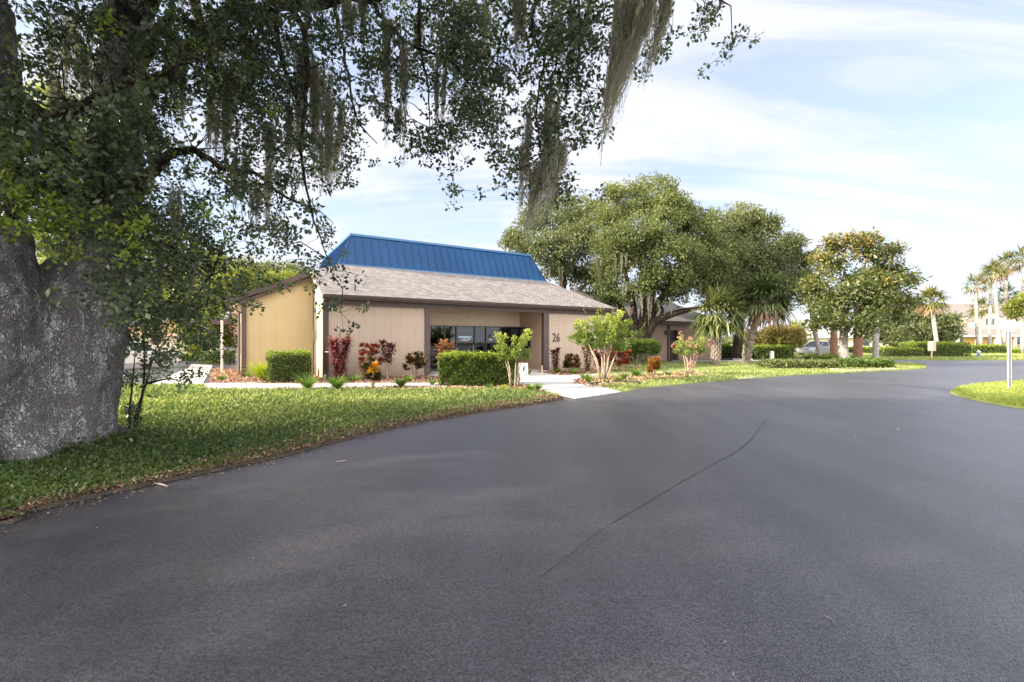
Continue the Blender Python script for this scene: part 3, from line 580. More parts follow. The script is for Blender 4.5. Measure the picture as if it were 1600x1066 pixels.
# posts, header, fascia
for a, b_ in ((3.84, 4.06), (9.80, 10.10)): MB().box(a, b_, -.07, .20, 0, 2.92).build('post', M['post'], B)
MB().box(-.02, .12, -.05, -.001, 0, 2.92).build('corner_board', M['post'], B)
MB().box(L-.12, L+.02, -.05, -.001, 0, 2.92).build('corner_board', M['post'], B)
MB().box(-.02, L+.02, -.10, -.002, 2.80, 2.985).build('header_board', M['brown'], B)
f = MB(); f.box(-.14, L+.27, -.34, -.30, 2.985, 3.135); f.prism([(-.10,-.42,3.05),(-.10,-.342,3.05),(-.10,-.342,3.15),(-.10,-.44,3.15)], (L+.33,0,0)); f.build('fascia', M['brown'], B)
MB().box(-.12, L+.25, -.30, .0, 2.99, 3.01).build('soffit', M['brown'], B)
f = MB().prism([(-.14,-.30,2.98),(-.14,2.84,roofz(2.84)-.16),(-.14,2.84,roofz(2.84)-.012),(-.14,-.30,3.118)], (.04,0,0)); f.build('rake_board', M['cream'], B)
f = MB().prism([(-3.02,2.76,2.93),(-.04,2.76,roofz(2.8)-.21),(-.04,2.76,roofz(2.8)-.012),(-3.02,2.76,3.12)], (0,.05,0)); f.build('wing_fascia', M['brown'], B)
f = MB().prism([(-2.62,2.81,2.90),(-.0,2.81,roofz(2.8)-.35),(-.0,2.81,roofz(2.8)-.25),(-2.62,2.81,3.0)], (0,.17,0)); f.build('wing_header', M['brown'], B)
MB().box(-2.62, -2.44, 2.93, 3.0-.002, 0, 3.0).build('corner_board', M['post'], B)
f = MB(); f.box(-3.04, -2.99, 2.8, 18.3, 2.93, 3.10); f.prism([(-3.10,2.76,3.0),(-3.042,2.76,3.0),(-3.042,2.76,3.12),(-3.12,2.76,3.12)], (0,15.5,0)); f.build('end_fascia', M['brown'], B)
MB().box(-2.99, -2.6, 2.82, 18.2, 2.95, 2.97).build('soffit', M['cream'], B)
for t in (6.0, 11.5):
    MB().tube([(-2.66, t, .05), (-2.66, t, 2.75), (-2.95, t, 2.96)], .045, 8).build('downspout', M['brown'], B)
    fr = MB(); fr.box(-2.64, -2.6, t+1.0, t+1.4, .8, 2.3); fr = fr.build('window', M['post'], B); MB().box(-2.645, -2.641, t+1.05, t+1.35, .85, 2.25).build('pane', M['dark_glass'], fr)
MB().tube([(-.06,-.10,.08), (-.06,-.09,2.7), (-.06,-.34,2.98)], .045, 8).build('downspout', M['brown'], B)
MB().tube([(-.02,-.16,1.05), (.10,-.22,1.05), (.14,-.22,1.0)], .02, 8).build('hose_bib', M['white_paint'], B)
MB().tube([(-.04,-.12,.03), (-.02,-.16,.22)], .05, 8).build('drain_pipe', M['white_paint'], B)
c = MB().box(-.10, -.003, 2.35, 2.75, 1.45, 1.85).build('meter_box', mat('meter', (.34, .26, .15), .6), B, bevel=.01)
MB().tube([(-.05,2.55,1.85), (-.05,2.55,3.9)], .02, 6).build('conduit', M['post'], c)
MB().tube([(-.05,2.5,.1), (-.05,2.5,1.45)], .02, 6).build('conduit', M['post'], c)
MB().tube([(-.05,1.2,.05), (-.05,1.2,.35)], .03, 8).build('vent_pipe', M['post'], B)
# shingle roof
BZ = 5.0; s0, s1, t0, t1 = 1.25, 13.0, 4.2, 13.8
r = MB()
r.add([(-.13,-.33,E), (L+.26,-.33,E), (s1,t0,BZ), (s0,t0,BZ), (-.02,2.78,roofz(2.78)), (-.13,2.78,roofz(2.78))], [(0,1,2,3,4,5)])
r.add([(-3.0,2.76,E), (-.02,2.76,roofz(2.76)), (s0,t0,BZ), (s0,t1,BZ), (-3.0,18.3,E)], [(0,1,2,3,4)])
r.add([(L+.26,-.33,E), (L+.26,18.3,E), (s1,t1,BZ), (s1,t0,BZ)], [(0,1,2,3)])
r.add([(-3.0,18.3,E), (s0,t1,BZ), (s1,t1,BZ), (L+.26,18.3,E)], [(0,1,2,3)])
RO = r.build('shingle_roof', M['shingle'], B)
MB().tube([(1.15,.35,roofz(.35)-.02), (1.15,.35,roofz(.35)+.22)], .03, 8).build('roof_vent', M['dark'], RO)
# mansard
d = .72; TZ = 6.58
m_ = MB(); m_.hexa([(s0,t0,BZ-.02),(s1,t0,BZ-.02),(s1,t1,BZ-.02),(s0,t1,BZ-.02)], [(s0+d,t0+d,TZ),(s1-d,t0+d,TZ),(s1-d,t1-d,TZ),(s0+d,t1-d,TZ)])
nseam = 29
for i in range(nseam+1):
    u = i/nseam; xb = s0+(s1-s0)*u; xt = min(max(xb, s0+d), s1-d)
    if i in (0, nseam): xt = xb+(d if i == 0 else -d)
    k = 1 if xt == xb else abs(xt-xb)/d
    if xb < s0+d or xb > s1-d:
        kk = min(xb-s0, s1-xb)/d; xt = xb
        if i in (0, nseam): kk = 1; xt = xb+(d if i == 0 else -d)
        top = (xt, t0+d*kk, BZ+(TZ-BZ)*kk)
    else: top = (xt, t0+d, TZ)
    m_.hexa([(xb-.014,t0-.04,BZ-.01),(xb+.014,t0-.04,BZ-.01),(xb+.014,t0+.01,BZ-.01),(xb-.014,t0+.01,BZ-.01)], [(top[0]-.014,top[1]-.04,top[2]),(top[0]+.014,top[1]-.04,top[2]),(top[0]+.014,top[1]+.01,top[2]),(top[0]-.014,top[1]+.01,top[2])])
for i in range(1, 24):
    t = t0+(t1-t0)*i/24; kk = min(1, (t-t0)/d, (t1-t)/d)
    for (sb, sg) in ((s0, 1), (s1, -1)):
        m_.hexa([(sb-sg*.04,t-.014,BZ),(sb,t-.014,BZ),(sb,t+.014,BZ),(sb-sg*.04,t+.014,BZ)], [(sb+sg*(d*kk-.04),t-.014,BZ+(TZ-BZ)*kk),(sb+sg*d*kk,t-.014,BZ+(TZ-BZ)*kk),(sb+sg*d*kk,t+.014,BZ+(TZ-BZ)*kk),(sb+sg*(d*kk-.04),t+.014,BZ+(TZ-BZ)*kk)])
MR = m_.build('mansard_roof', M['blue_metal'], B)
tr_ = MB(); tr_.box(s0+d-.07, s1-d+.07, t0+d-.08, t0+d+.05, TZ-.05, TZ+.06); tr_.box(s0+d-.07, s0+d+.05, t0+d+.05, t1-d, TZ-.05, TZ+.06); tr_.box(s1-d-.05, s1-d+.07, t0+d+.05, t1-d, TZ-.05, TZ+.06); tr_.box(s0-.06, s1+.06, t0-.06, t0-.042, BZ-.06, BZ+.03)
tr_.build('roof_trim', M['blue_trim'], MR)
# number 26
cu = bpy.data.curves.new('house_number', 'FONT'); cu.body = '26'; cu.size = .60; cu.extrude = .015; cu.space_character = 1.05
tmp = bpy.data.objects.new('tmp_text', cu); COL.objects.link(tmp); bpy.context.view_layer.update()
me = bpy.data.meshes.new_from_object(tmp.evaluated_get(bpy.context.evaluated_depsgraph_get())); COL.objects.unlink(tmp); bpy.data.objects.remove(tmp)
me.materials.clear(); me.materials.append(M['dark2'] if 'dark2' in M else mat('number_black', (.05, .035, .03), .5))
no = link(bpy.data.objects.new('house_number', me), B); no.location = (10.33, -.02, 1.42); no.rotation_euler = (PI/2, 0, 0); no.scale = (.76, 1, 1)
# rear porch
w = MB(); w.box(-3.95, -3.06, 13.0, 18.2, 2.50, 2.58); w.box(-4.01, -3.95, 13.0, 18.2, 2.40, 2.72); w.box(-3.95, -3.06, 12.95, 13.0, 2.40, 2.72); w.build('porch_roof', M['brown'], B)

# things inside the lobby
def at(s, t): return loc2w(s, t)
x, y = at(6.5, 3.3)
tb = empty('lobby_table', (x, y, .05), ANG, 'pale draped table seen through the entrance glass', 'table'); MB().box(-.35, .35, -.25, .25, .70, .74).build('table_top', M['white_paint'], tb)
for a in (-.3, .3):
    for b_ in (-.2, .2): MB().box(a-.02, a+.02, b_-.02, b_+.02, 0, .70).build('leg', M['white_paint'], tb)
lp = empty('table_lamp', (x-.05, y, .79), ANG, 'lamp with tan shade on the table behind the entrance glass', 'lamp')
MB().lathe([(.08, 0), (.09, .02), (.02, .05), (.035, .15), (.02, .28), (.012, .36)], n=14).build('lamp_base', M['white_paint'], lp, True)
sh = bpy.data.materials.new('lit_shade'); sh.use_nodes = True; b0 = sh.node_tree.nodes['Principled BSDF']; b0.inputs['Base Color'].default_value = (.6, .42, .25, 1); b0.inputs['Emission Color'].default_value = (1, .72, .42, 1); b0.inputs['Emission Strength'].default_value = .45
MB().lathe([(.19, .34), (.15, .56)], n=20).build('lamp_shade', sh, lp, True)

# ------------------------------------------------------------------ plant builders
def strips(name, items, m, parent, seg=4):
    """items: list of (base, dir, length, width, droop, rnd); arching ribbon leaves"""
    it = items; n = len(it)
    P = np.array([i[0] for i in it], float); D = unit(np.array([i[1] for i in it], float)); Ln = np.array([i[2] for i in it])[:, None]
    Wd = np.array([i[3] for i in it])[:, None]; dr = np.array([i[4] for i in it])[:, None]; r = np.array([i[5] for i in it])
    Sd = unit(np.cross(D, np.tile([0, 0, 1.], (n, 1)))+1e-4*RNG.normal(size=(n, 3)))
    rows = []; p = P.copy(); d = D.copy(); prof = {3: [.45, 1, .7, .05], 4: [.4, 1, .95, .6, .04], 2: [.7, 1, .05]}[seg]
    for k in range(seg+1):
        rows += [p-Sd*Wd*prof[k]*.5, p+Sd*Wd*prof[k]*.5]; p = p+d*Ln/seg; d = unit(d+np.array([0, 0, -1.])*dr/seg)
    V = np.stack(rows, 1).reshape(-1, 3); K = 2*(seg+1); base = np.arange(n)[:, None]*K
    Fc = np.concatenate([base+np.array([2*k, 2*k+1, 2*k+3, 2*k+2]) for k in range(seg)], 0)
    return np_mesh(name, V, Fc, m, parent, rnd=np.repeat(r, K))
def rosette(items, c, n, L, Wd, droop, up=.55, jitter=.02, rs=0.0):
    for i in range(n):
        a = 2.4*i+RNG.random(); e = up*(1-i/n)*1.6+.15*RNG.normal()
        v = (math.cos(a), math.sin(a), max(-.2, e)); p = (c[0]+jitter*RNG.normal(), c[1]+jitter*RNG.normal(), c[2]-.12*L*4*(i/n)*.4)
        items.append((p, v, L*(.75+.4*RNG.random()), Wd*(.8+.4*RNG.random()), droop*(.6+.8*RNG.random()), min(1, max(0, RNG.random()+rs))))
SC = lambda py: F/(HC*F/(py-533))      # px per metre on the ground at that row
def ti_plant(px, pyb, h, wd, stems, m, label, nleaf=26, L=.34, low=.3, z0=.03, wleaf=.06, cat='plant', group=None):
    x, y = gp(px, pyb); o = empty('ti_plant', (x, y, z0), 0, label, cat, group); st = MB(); it = []
    for k in range(stems):
        a = 2*PI*k/stems+RNG.random(); hh = h*(.72+.25*RNG.random()) if k else h*.85; r = wd*(.15+.2*RNG.random())
        top = Vector((math.cos(a)*r, math.sin(a)*r*.6, hh)); mid = Vector((top.x*.4+.03*RNG.normal(), top.y*.4, hh*.5))
        st.tube([(.03*math.cos(a), .03*math.sin(a), 0), mid, top], [.016, .012, .008], 6)
        n = max(1, int((1-low)*hh/.11))
        for q in range(n+1):
            f_ = low+(1-low)*q/max(n, 1); c = mid*(1-max(0, (f_-.5)*2)) + top*max(0, (f_-.5)*2) if f_ > .5 else Vector((0, 0, 0)).lerp(mid, f_*2)
            rosette(it, c, nleaf//2 if q < n else nleaf, L*(.8 if q < n else 1), wleaf, 1.0, up=.5 if q < n else .9)
    st.build('stem', M['crape_bark'], o); strips('leaf_cluster', it, m, o); return o
def croton(px, pyb, h, wd, m, label, n=260, L=.15, bare=.25, name='croton', z0=.03, stems=4, wl=.045, cat='plant', m2=None, f2=None):
    x, y = gp(px, pyb); o = empty(name, (x, y, z0), 0, label, cat); st = MB()
    ends = []
    for k in range(stems*3):
        a = 2*PI*k/(stems*3)+.5*RNG.random(); r = wd*.5*(.3+.7*RNG.random()); zz = h*(bare+(1-bare)*(.15+.75*RNG.random()))
        e = Vector((math.cos(a)*r, math.sin(a)*r, zz)); ends.append(e)
        st.tube([(.02*math.cos(a), .02*math.sin(a), 0), (e.x*.45, e.y*.45, zz*.45), e], [.012, .009, .005], 5)
    st.build('stem', M['crape_bark'], o)
    it = []; it2 = []
    for e in ends:
        q = []; rosette(q, e, n//len(ends)//2, L, wl, .5, up=1.1, jitter=.04); rosette(q, e*.86+Vector((0, 0, -.03)), n//len(ends)//2, L*.9, wl, .6, up=.8, jitter=.06)
        (it2 if (f2 and f2(e)) else it).extend(q)
    if it: strips('leaf_cluster', it, m, o, seg=3)
    if it2: strips('leaf_cluster', it2, m2, o, seg=3)
    return o
TUFTS = []
def tuft(px, pyb, h, label, n=110, m=None, name='grass_tuft', group='grass tufts along the planting beds', wd=.018, z0=.03):
    x, y = gp(px, pyb); o = empty(name, (x, y, z0), 0, label, 'grass tuft', group); it = []
    for i in range(n):
        a = 2*PI*RNG.random(); e = .5+1.3*RNG.random()**.7; r = .05*h*3*RNG.random()
        it.append(((math.cos(a)*r, math.sin(a)*r, 0), (math.cos(a), math.sin(a), e*1.2), h*(.8+.5*RNG.random()), wd*(.7+.6*RNG.random()), 1.1*(.5+RNG.random()), RNG.random()))
    strips('blades', it, m or M['tuft'], o, seg=4); return o
def crape(px, pyb, h, wd, label, stems, nleaf, z0=.03, m=None, tips=None, seed=1, base_sp=.10, L=.07):
    rr = random.Random(seed); x, y = gp(px, pyb); o = empty('crape_myrtle', (x, y, z0), 0, label, 'small tree'); st = MB(); ends = []
    for k in range(stems):
        a = 2*PI*k/stems+rr.uniform(-.3, .3); r = wd*.5*rr.uniform(.35, .6); z1 = h*rr.uniform(.45, .58)
        p0 = Vector((base_sp*math.cos(a), base_sp*math.sin(a)*.6, 0)); p2 = Vector((math.cos(a)*r, math.sin(a)*r*.8, z1)); p1 = p0.lerp(p2, .5)+Vector((rr.uniform(-.04, .04), 0, h*.06))
        R0 = .024*h/1.7; st.tube([p0, p0.lerp(p1, .5), p1, p2], [R0, R0*.85, R0*.75, R0*.55], 8)
        for q in range(4):
            b = a+rr.uniform(-1.2, 1.2); e = p2+Vector((math.cos(b)*wd*.36*rr.random(), math.sin(b)*wd*.36*rr.random(), h*rr.uniform(.05, .46)))
            st.tube([p2, p2.lerp(e, .5)+Vector((0, 0, .03)), e], [R0*.4, R0*.25, R0*.12], 5)
            for w_ in range(5):
                ends.append(p2.lerp(e, .3+.7*w_/4)+Vector((rr.gauss(0, .05), rr.gauss(0, .05), rr.gauss(0, .03)))*wd*.6)
    st.build('trunk', M['crape_bark'], o, True)
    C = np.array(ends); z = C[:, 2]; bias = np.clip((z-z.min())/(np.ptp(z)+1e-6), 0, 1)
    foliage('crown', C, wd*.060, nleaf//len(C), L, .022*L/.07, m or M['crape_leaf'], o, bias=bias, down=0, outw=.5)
    if tips:
        it = []
        for q in range(tips):
            e = ends[rr.randrange(len(ends))]; v = Vector((rr.uniform(-1, 1), rr.uniform(-1, 1), rr.uniform(.5, 1.4))).normalized(); Ls = h*rr.uniform(.14, .32)
            for s_ in range(9): it.append((tuple(e+v*Ls*s_/9), (rr.gauss(0, 1), rr.gauss(0, 1), .8), L, .024, .4, .7+.3*rr.random()))
        strips('new_shoots', it, m or M['crape_leaf'], o, seg=2)
    return o
def hedge(px, pyb, w_, d_, h_, rot, n, label, L=.05, round_=.06, z0=.03, lift=.0, xy=None, name='hedge', new=.25, m=None, round_top=False):
    x, y = xy if xy else gp(px, pyb); o = empty(name, (x, y, z0), rot, label, 'hedge')
    # origin at middle of front bottom edge; box w_ x d_ x h_
    ib = MB(); s_ = .82
    if round_top: ib.tube([(0, d_/2, lift), (0, d_/2, lift+h_*.5), (0, d_/2, h_*.85)], [w_*.40, w_*.38, w_*.18], 14)
    else: ib.box(-w_/2*s_, w_/2*s_, d_*(1-s_)/2, d_*(1+s_)/2, lift+h_*.08, h_*.90)
    inner = ib.build('branches', M['inner'], o)
    A = np.array([w_*h_, w_*h_*.6, d_*h_, d_*h_, w_*d_]); f_ = RNG.choice(5, n, p=A/A.sum()); U = RNG.random((n, 2)); P = np.zeros((n, 3)); N_ = np.zeros((n, 3))
    for i, (ax, nn) in enumerate([('f', (0, -1, 0)), ('b', (0, 1, 0)), ('l', (-1, 0, 0)), ('r', (1, 0, 0)), ('t', (0, 0, 1))]):
        k = f_ == i; u = U[k]
        if ax == 'f': P[k] = np.stack([(u[:, 0]-.5)*w_, 0*u[:, 0], lift+u[:, 1]*(h_-lift)], 1)
        if ax == 'b': P[k] = np.stack([(u[:, 0]-.5)*w_, d_+0*u[:, 0], lift+u[:, 1]*(h_-lift)], 1)
        if ax == 'l': P[k] = np.stack([-w_/2+0*u[:, 0], u[:, 0]*d_, lift+u[:, 1]*(h_-lift)], 1)
        if ax == 'r': P[k] = np.stack([w_/2+0*u[:, 0], u[:, 0]*d_, lift+u[:, 1]*(h_-lift)], 1)
        if ax == 't': P[k] = np.stack([(u[:, 0]-.5)*w_, u[:, 1]*d_, h_+0*u[:, 0]], 1)
        N_[k] = nn
    if round_top:
        c = np.array([0, d_/2, (h_+lift)/2]); q = (P-c)/np.array([w_/2, d_/2, (h_-lift)/2]); q = q/np.maximum(np.linalg.norm(q, axis=1, keepdims=True)**.75, .6); P = c+q*np.array([w_/2, d_/2, (h_-lift)/2])
    lump = (np.sin(P[:, 0]*7+1+x)*np.sin(P[:, 2]*8)+np.sin(P[:, 0]*3.1+P[:, 1]*4+y)+.7*np.sin(P[:, 0]*15+y)*np.sin(P[:, 2]*13+P[:, 1]*11))*min(.026, .03*h_)
    P = P+N_*(lump[:, None]+round_*(RNG.random((n, 1))-.75))
    sh = RNG.random(n) < .05; P[sh] += (N_*.6+[0, 0, .5])[sh]*(RNG.random((sh.sum(), 1))*.09)
    D = unit(N_*.7+RNG.normal(size=(n, 3))*.8+[0, 0, .2]); V, Fc = leaves(P, D, L*(.6+.8*RNG.random(n)), L*.28*(.7+.6*RNG.random(n)))
    r = RNG.random(n); top = (P[:, 2] > h_*(1-.10-.08*RNG.random(n))) & (RNG.random(n) < .8); top |= RNG.random(n) < new*.12
    k4 = np.repeat(top, 4)
    def part(sel, nm, mm):
        if sel.sum() == 0: return
        vv = V.reshape(-1, 4, 3)[sel].reshape(-1, 3); np_mesh(nm, vv, np.arange(len(vv)).reshape(-1, 4), mm, o, rnd=np.repeat(r[sel], 4))
    part(~top, 'foliage', m or M['hedge_leaf'])
    if new: part(top, 'new_growth', M['hedge_new'])
    else: part(top, 'foliage', m or M['hedge_leaf'])
    return o

# ---- bed in front of the office, left to right
tuft(347, 596, .30, 'small green tuft beside the white pole at the far left of the bed')
tuft(388, 591, .30, 'grass tuft at the foot of the left corner board of the yellow wall', n=80)
g_ = tuft(414, 595, .85, 'bright yellow-green drooping ornamental grass left of the small clipped hedge', n=260, m=M['blade_y'], name='ornamental_grass', group=None, wd=.035)
hedge(450, 599, 1.22, 1.0, 1.02, .35, 9000, 'small square clipped hedge before the yellow wall', L=.06)
tuft(481, 609, .60, 'tall arching green tuft at the lawn edge right of the small clipped hedge', n=120, wd=.02)
tuft(527, 609, .46, 'dense round green tuft on the sidewalk edge below the red ti plant', n=260)
ti_plant(531, 596.5, 1.50, 1.15, 7, M['ti_red'], 'bright red ti plant at the left corner of the tan front wall', low=.18, L=.36, nleaf=34)
croton(577, 596, 1.35, .90, M['croton_red'], 'dark red croton against the wall behind the yellow croton', n=900, bare=.35, L=.19, wl=.055)
croton(582, 607, .98, .80, M['croton_dark'], 'croton with yellow and orange leaves at the lawn edge', n=950, bare=.12, L=.19, wl=.055, m2=M['croton_yellow'], f2=lambda e: e.x > .02 and e.z > .5)
ti_plant(606, 593, 1.38, .7, 3, M['ti_dark'], 'tall thin dark purple ti plant right of the yellow croton', low=.55, L=.32, nleaf=34, wleaf=.06)
croton(649, 593, 1.10, .85, M['croton_dark'], 'dark green and maroon croton left of the entrance post', n=900, bare=.25, L=.19, wl=.055)
tuft(545, 597, .3, 'low green tuft hidden behind the dense round tuft', n=60)
tuft(556, 598, .30, 'low tuft at the wall left of the yellow croton', n=70)
tuft(627, 606, .36, 'green tuft on the walk edge right of the yellow croton', n=240)
tuft(640, 598, .28, 'low tuft under the dark croton by the entrance post', n=80)
tuft(675, 603, .26, 'small pale tuft at the left end of the long entrance hedge', n=60)
ti_plant(696, 594, 1.45, .75, 5, M['ti_bronze'], 'bronze leaved ti plant in front of the entrance glass', low=.4, L=.32, nleaf=30)
hedge(746, 604.5, 2.45, .85, .98, -.02, 26000, 'long clipped hedge in front of the glass entrance', L=.062)
tuft(764, 609, .22, 'small tuft at the foot of the long hedge near its middle', n=50)
tuft(788, 611, .20, 'yellowish tuft at the foot of the leaning crape myrtle stem', n=50, m=M['blade_y'])
crape(803, 609, 1.72, 1.30, 'smaller crape myrtle at the right end of the entrance hedge', 5, 2600, seed=4, tips=10)
tuft(829, 613, .26, 'green tuft right of the smaller crape myrtle at the bed edge', n=110)
tuft(841, 611, .26, 'upright green tuft at the corner of the entry walk', n=80)
ti_plant(868, 584, 1.20, .62, 4, M['ti_dark'], 'dark red ti plant under the number 26', low=.2, L=.28, nleaf=28)
tuft(870, 584.5, .34, 'low green tuft under the dark ti plant by the number', n=120)
croton(893, 584, .92, .95, M['croton_dark'], 'round dark croton on the wall right of the number', n=1100, bare=.12, L=.2, wl=.06)
tuft(896, 586, .34, 'low green tuft in front of the round dark croton', n=120)
ti_plant(918, 584.5, 1.35, .6, 3, M['croton_dark'], 'tall green and maroon plant behind the large crape myrtle', low=.15, L=.25, nleaf=30)
croton(938, 584, 1.0, .7, M['croton_red'], 'dark red croton behind the large crape myrtle trunks', n=700, L=.2, wl=.06)
croton(968, 582, 1.15, 1.0, M['croton_red'], 'reddish brown croton at the right corner of the building', n=900, L=.22, wl=.06)
crape(943, 596.5, 2.35, 2.25, 'large multi-stemmed crape myrtle with lime new shoots by the road side of the office', 7, 9000, seed=9, tips=46, L=.085)
tuft(914, 595.5, .34, 'green tuft left of the large crape myrtle', n=160)
tuft(919, 599, .28, 'small tuft below the green tuft left of the large crape myrtle', n=120)
tuft(967, 599, .26, 'yellowish tuft right of the large crape myrtle at the bed edge', n=110)
tuft(975, 595, .32, 'green tuft just behind the yellowish one right of the large crape myrtle', n=110)
tuft(994, 590, .42, 'larger green tuft on the far side of the path', n=160)
tuft(1044, 588.5, .30, 'tiny tuft between the orange croton and the pink crape myrtle', n=60)
tuft(826, 586, .3, 'low tuft inside the entrance beside the brown recess wall', n=60)
croton(1022, 588.5, .75, .55, M['croton_orange'], 'orange croton beside the side path', n=800, bare=.08, L=.2, wl=.07)
crape(1077, 587, 1.70, 1.35, 'young crape myrtle with pink flowers near the road', 6, 2400, seed=13, m=M['crape_leaf'], L=.07)
x, y = gp(1077, 587); pk = [o for o in COL.objects if o.name.startswith('crape_myrtle')][-1]
C = np.array([(RNG.normal()*.33, RNG.normal()*.33, 1.2+.28*RNG.normal()) for i in range(26)]+[(.1*RNG.normal(), .1*RNG.normal(), .42+.06*RNG.normal()) for i in range(8)])
foliage('flowers', C, .07, 14, .06, .02, M['pink_leaf'], pk)
hedge(1010, 572.5, 2.05, 1.7, 1.50, 0, 9000, 'rounded clipped bush on a short trunk below the big oak', L=.10, lift=.55, round_=.1, round_top=True, new=.1, name='clipped_bush')
croton(995, 577, .8, 1.2, M['hedge_leaf'], 'loose green shrub between the building corner and the rounded bush', n=260, name='shrub')
# low border edging
def edging(pts, label, r=.035):
    P = [gp(*p) for p in pts]; P = line(P, 5); tag(MB().tube([(p.x, p.y, .05) for p in P], r, 8).build('bed_edging', M['edging'], None, True), label, 'garden edging')
edging([(818,618.5),(838,620.5),(858,621),(867,619.5)], 'black plastic edging at the tip of the left bed')
edging([(920,603.5),(945,600.5),(970,600),(1000,601.5)], 'black edging of the bed under the large crape myrtle', .06)
# small stake, white pole, A-frame board, wall unit
x, y = gp(347, 583.5)
po = empty('white_pole', (x, y, 0), 0, 'slim white pole left of the office wing', 'pole'); MB().tube([(0,0,0),(0,0,2.30)], .045, 12).build('pole', M['white_paint'], po, False); MB().lathe([(.05, 2.30), (.06, 2.33), (.03, 2.37)], n=12).build('cap', M['white_paint'], po)
x, y = gp(847, 587)
tag(MB().box(x-.02, x+.02, y-.02, y+.02, 0, .42).build('stake', M['cream']), 'short wooden stake in the mulch by the right entrance post', 'stake')
x, y = gp(816, 591.5)
bd = empty('sandwich_board', (x, y, .04), .1, 'white sandwich board on the walk right of the hedge', 'sign')
for sgn in (-1, 1):
    p = MB(); a = sgn*.17
    p.hexa([(-.30,a-.012,0),(.30,a-.012,0),(.30,a+.012,0),(-.30,a+.012,0)], [(-.30,-.012+sgn*.02,.68),(.30,-.012+sgn*.02,.68),(.30,.012+sgn*.02,.68),(-.30,.012+sgn*.02,.68)]); p.build('panel', M['white_paint'], bd)
MB().prism([(.02,-.155,.30),(.10,-.15,.30),(.12,-.115,.46),(.16,-.09,.56),(.08,-.105,.52),(.0,-.125,.44)], (0,-.01,0)).build('board_graphic', mat('blue_print', (.03, .06, .12), .5), bd)
bd.scale = (.72, .8, .82)
x, y = gp(351, 566.5)
ac = empty('air_conditioner', (x, y, 0), ANG, 'grey air conditioning unit beyond the white pole', 'air conditioner')
MB().box(-.45, .45, -.4, .4, .08, 1.0).build('case', mat('ac_grey', (.45, .46, .46), .5), ac, bevel=.03); MB().box(-.5, .5, -.45, .45, 0, .08).build('base', M['concrete'], ac)
gm = MB()
for k in range(12): gm.box(-.4, .4, -.412, -.402, .16+k*.065, .18+k*.065)
gm.build('grille', M['dark'], ac); MB().tube([(0,0,1.0),(0,0,1.02)], .3, 20).build('fan_guard', M['dark'], ac)

# ---- street sign on the grass island
x, y = gp(1577, 609.5)
sg = empty('street_sign', (x, y, .03), 0, 'small white sign on a slim metal post on the grass island', 'sign')
pm = mat('galvanised', (.62, .62, .64), .4, metal=.3)
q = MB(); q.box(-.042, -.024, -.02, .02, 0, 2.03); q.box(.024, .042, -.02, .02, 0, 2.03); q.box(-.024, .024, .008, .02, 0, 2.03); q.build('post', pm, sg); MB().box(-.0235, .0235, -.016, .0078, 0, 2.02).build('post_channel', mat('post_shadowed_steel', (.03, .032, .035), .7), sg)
pl = MB().box(-.17, .17, -.026, -.021, 1.70, 2.04).build('sign_plate', mat('sign_white', (.55, .54, .54), .5), sg, bevel=.002)
fd = mat('faded_red', (.55, .22, .26), .6)
rg = MB(); n_ = 24
for i in range(n_):
    a0, a1 = 2*PI*i/n_, 2*PI*(i+1)/n_
    rg.add([(math.cos(a)*r, -.0275, 1.93+math.sin(a)*r) for a, r in ((a0, .05), (a1, .05), (a1, .066), (a0, .066))], [(0, 1, 2, 3)])
rg.hexa([(-.05,-.029,1.965),(-.04,-.029,1.975),(-.04,-.0265,1.975),(-.05,-.0265,1.965)], [(.04,-.029,1.885),(.05,-.029,1.895),(.05,-.0265,1.895),(.04,-.0265,1.885)])
rg.build('prohibition_symbol', fd, pl)
for z, a in ((1.80, .12), (1.76, .13)): MB().box(-a, a, -.0285, -.0265, z, z+.014).build('sign_line', fd, pl)

# ------------------------------------------------------------------ the big oak at the left
OAK = empty('live_oak', (-6.4, 5.8, 0), 0, 'huge old live oak at the left edge with grey furrowed trunk and hanging moss', 'tree')
O0 = Vector((-6.4, 5.8, 0))
def rel(p): return Vector(p)-O0
tk = MB()
def stem(pts, rad, n=28): tk.tube([rel(p) for p in line(pts, 4)], list(np.interp(np.linspace(0, len(rad)-1, (len(pts)-1)*4+1), range(len(rad)), rad)), n)
stem([(-7.0,5.15,-.3),(-6.75,5.3,.5),(-6.5,5.45,1.3),(-6.46,5.46,2.1),(-6.52,5.38,3.2),(-6.47,5.41,4.9),(-6.7,5.33,6.4),(-7.1,5.3,8),(-7.6,5.2,10)], [.98,.80,.70,.62,.50,.44,.38,.30,.2])
stem([(-6.2,6.15,-.3),(-6.12,6.2,.5),(-6.08,6.25,1.3),(-6.02,6.32,1.95),(-5.9,6.5,2.7),(-5.72,6.6,4.0),(-5.70,6.65,5.4),(-5.55,6.8,7),(-5.2,7.2,9)], [.66,.575,.585,.58,.37,.31,.28,.24,.15])
stem([(-6.45,5.8,-.3),(-6.42,5.85,.8),(-6.35,5.92,1.6),(-6.32,5.96,2.0)], [.80,.66,.60,.42])
for (a, r0) in (((-5.6,5.4,-.12), .26), ((-5.55,6.3,-.14), .24), ((-5.95,4.6,-.14), .3), ((-5.9,7.0,-.14), .28)):
    stem([a, ((a[0]-6.5)/2,(a[1]+5.8)/2,.22), (-6.4,5.8,.75)], [r0*.7, r0*1.2, r0])
tr = tk.build('trunk', M['oak_bark'], OAK, True)
mm = tr.modifiers.new('r', 'REMESH'); mm.mode = 'VOXEL'; mm.voxel_size = .035; mm.use_smooth_shade = True
mm = tr.modifiers.new('s', 'SMOOTH'); mm.iterations = 4; mm.factor = .6
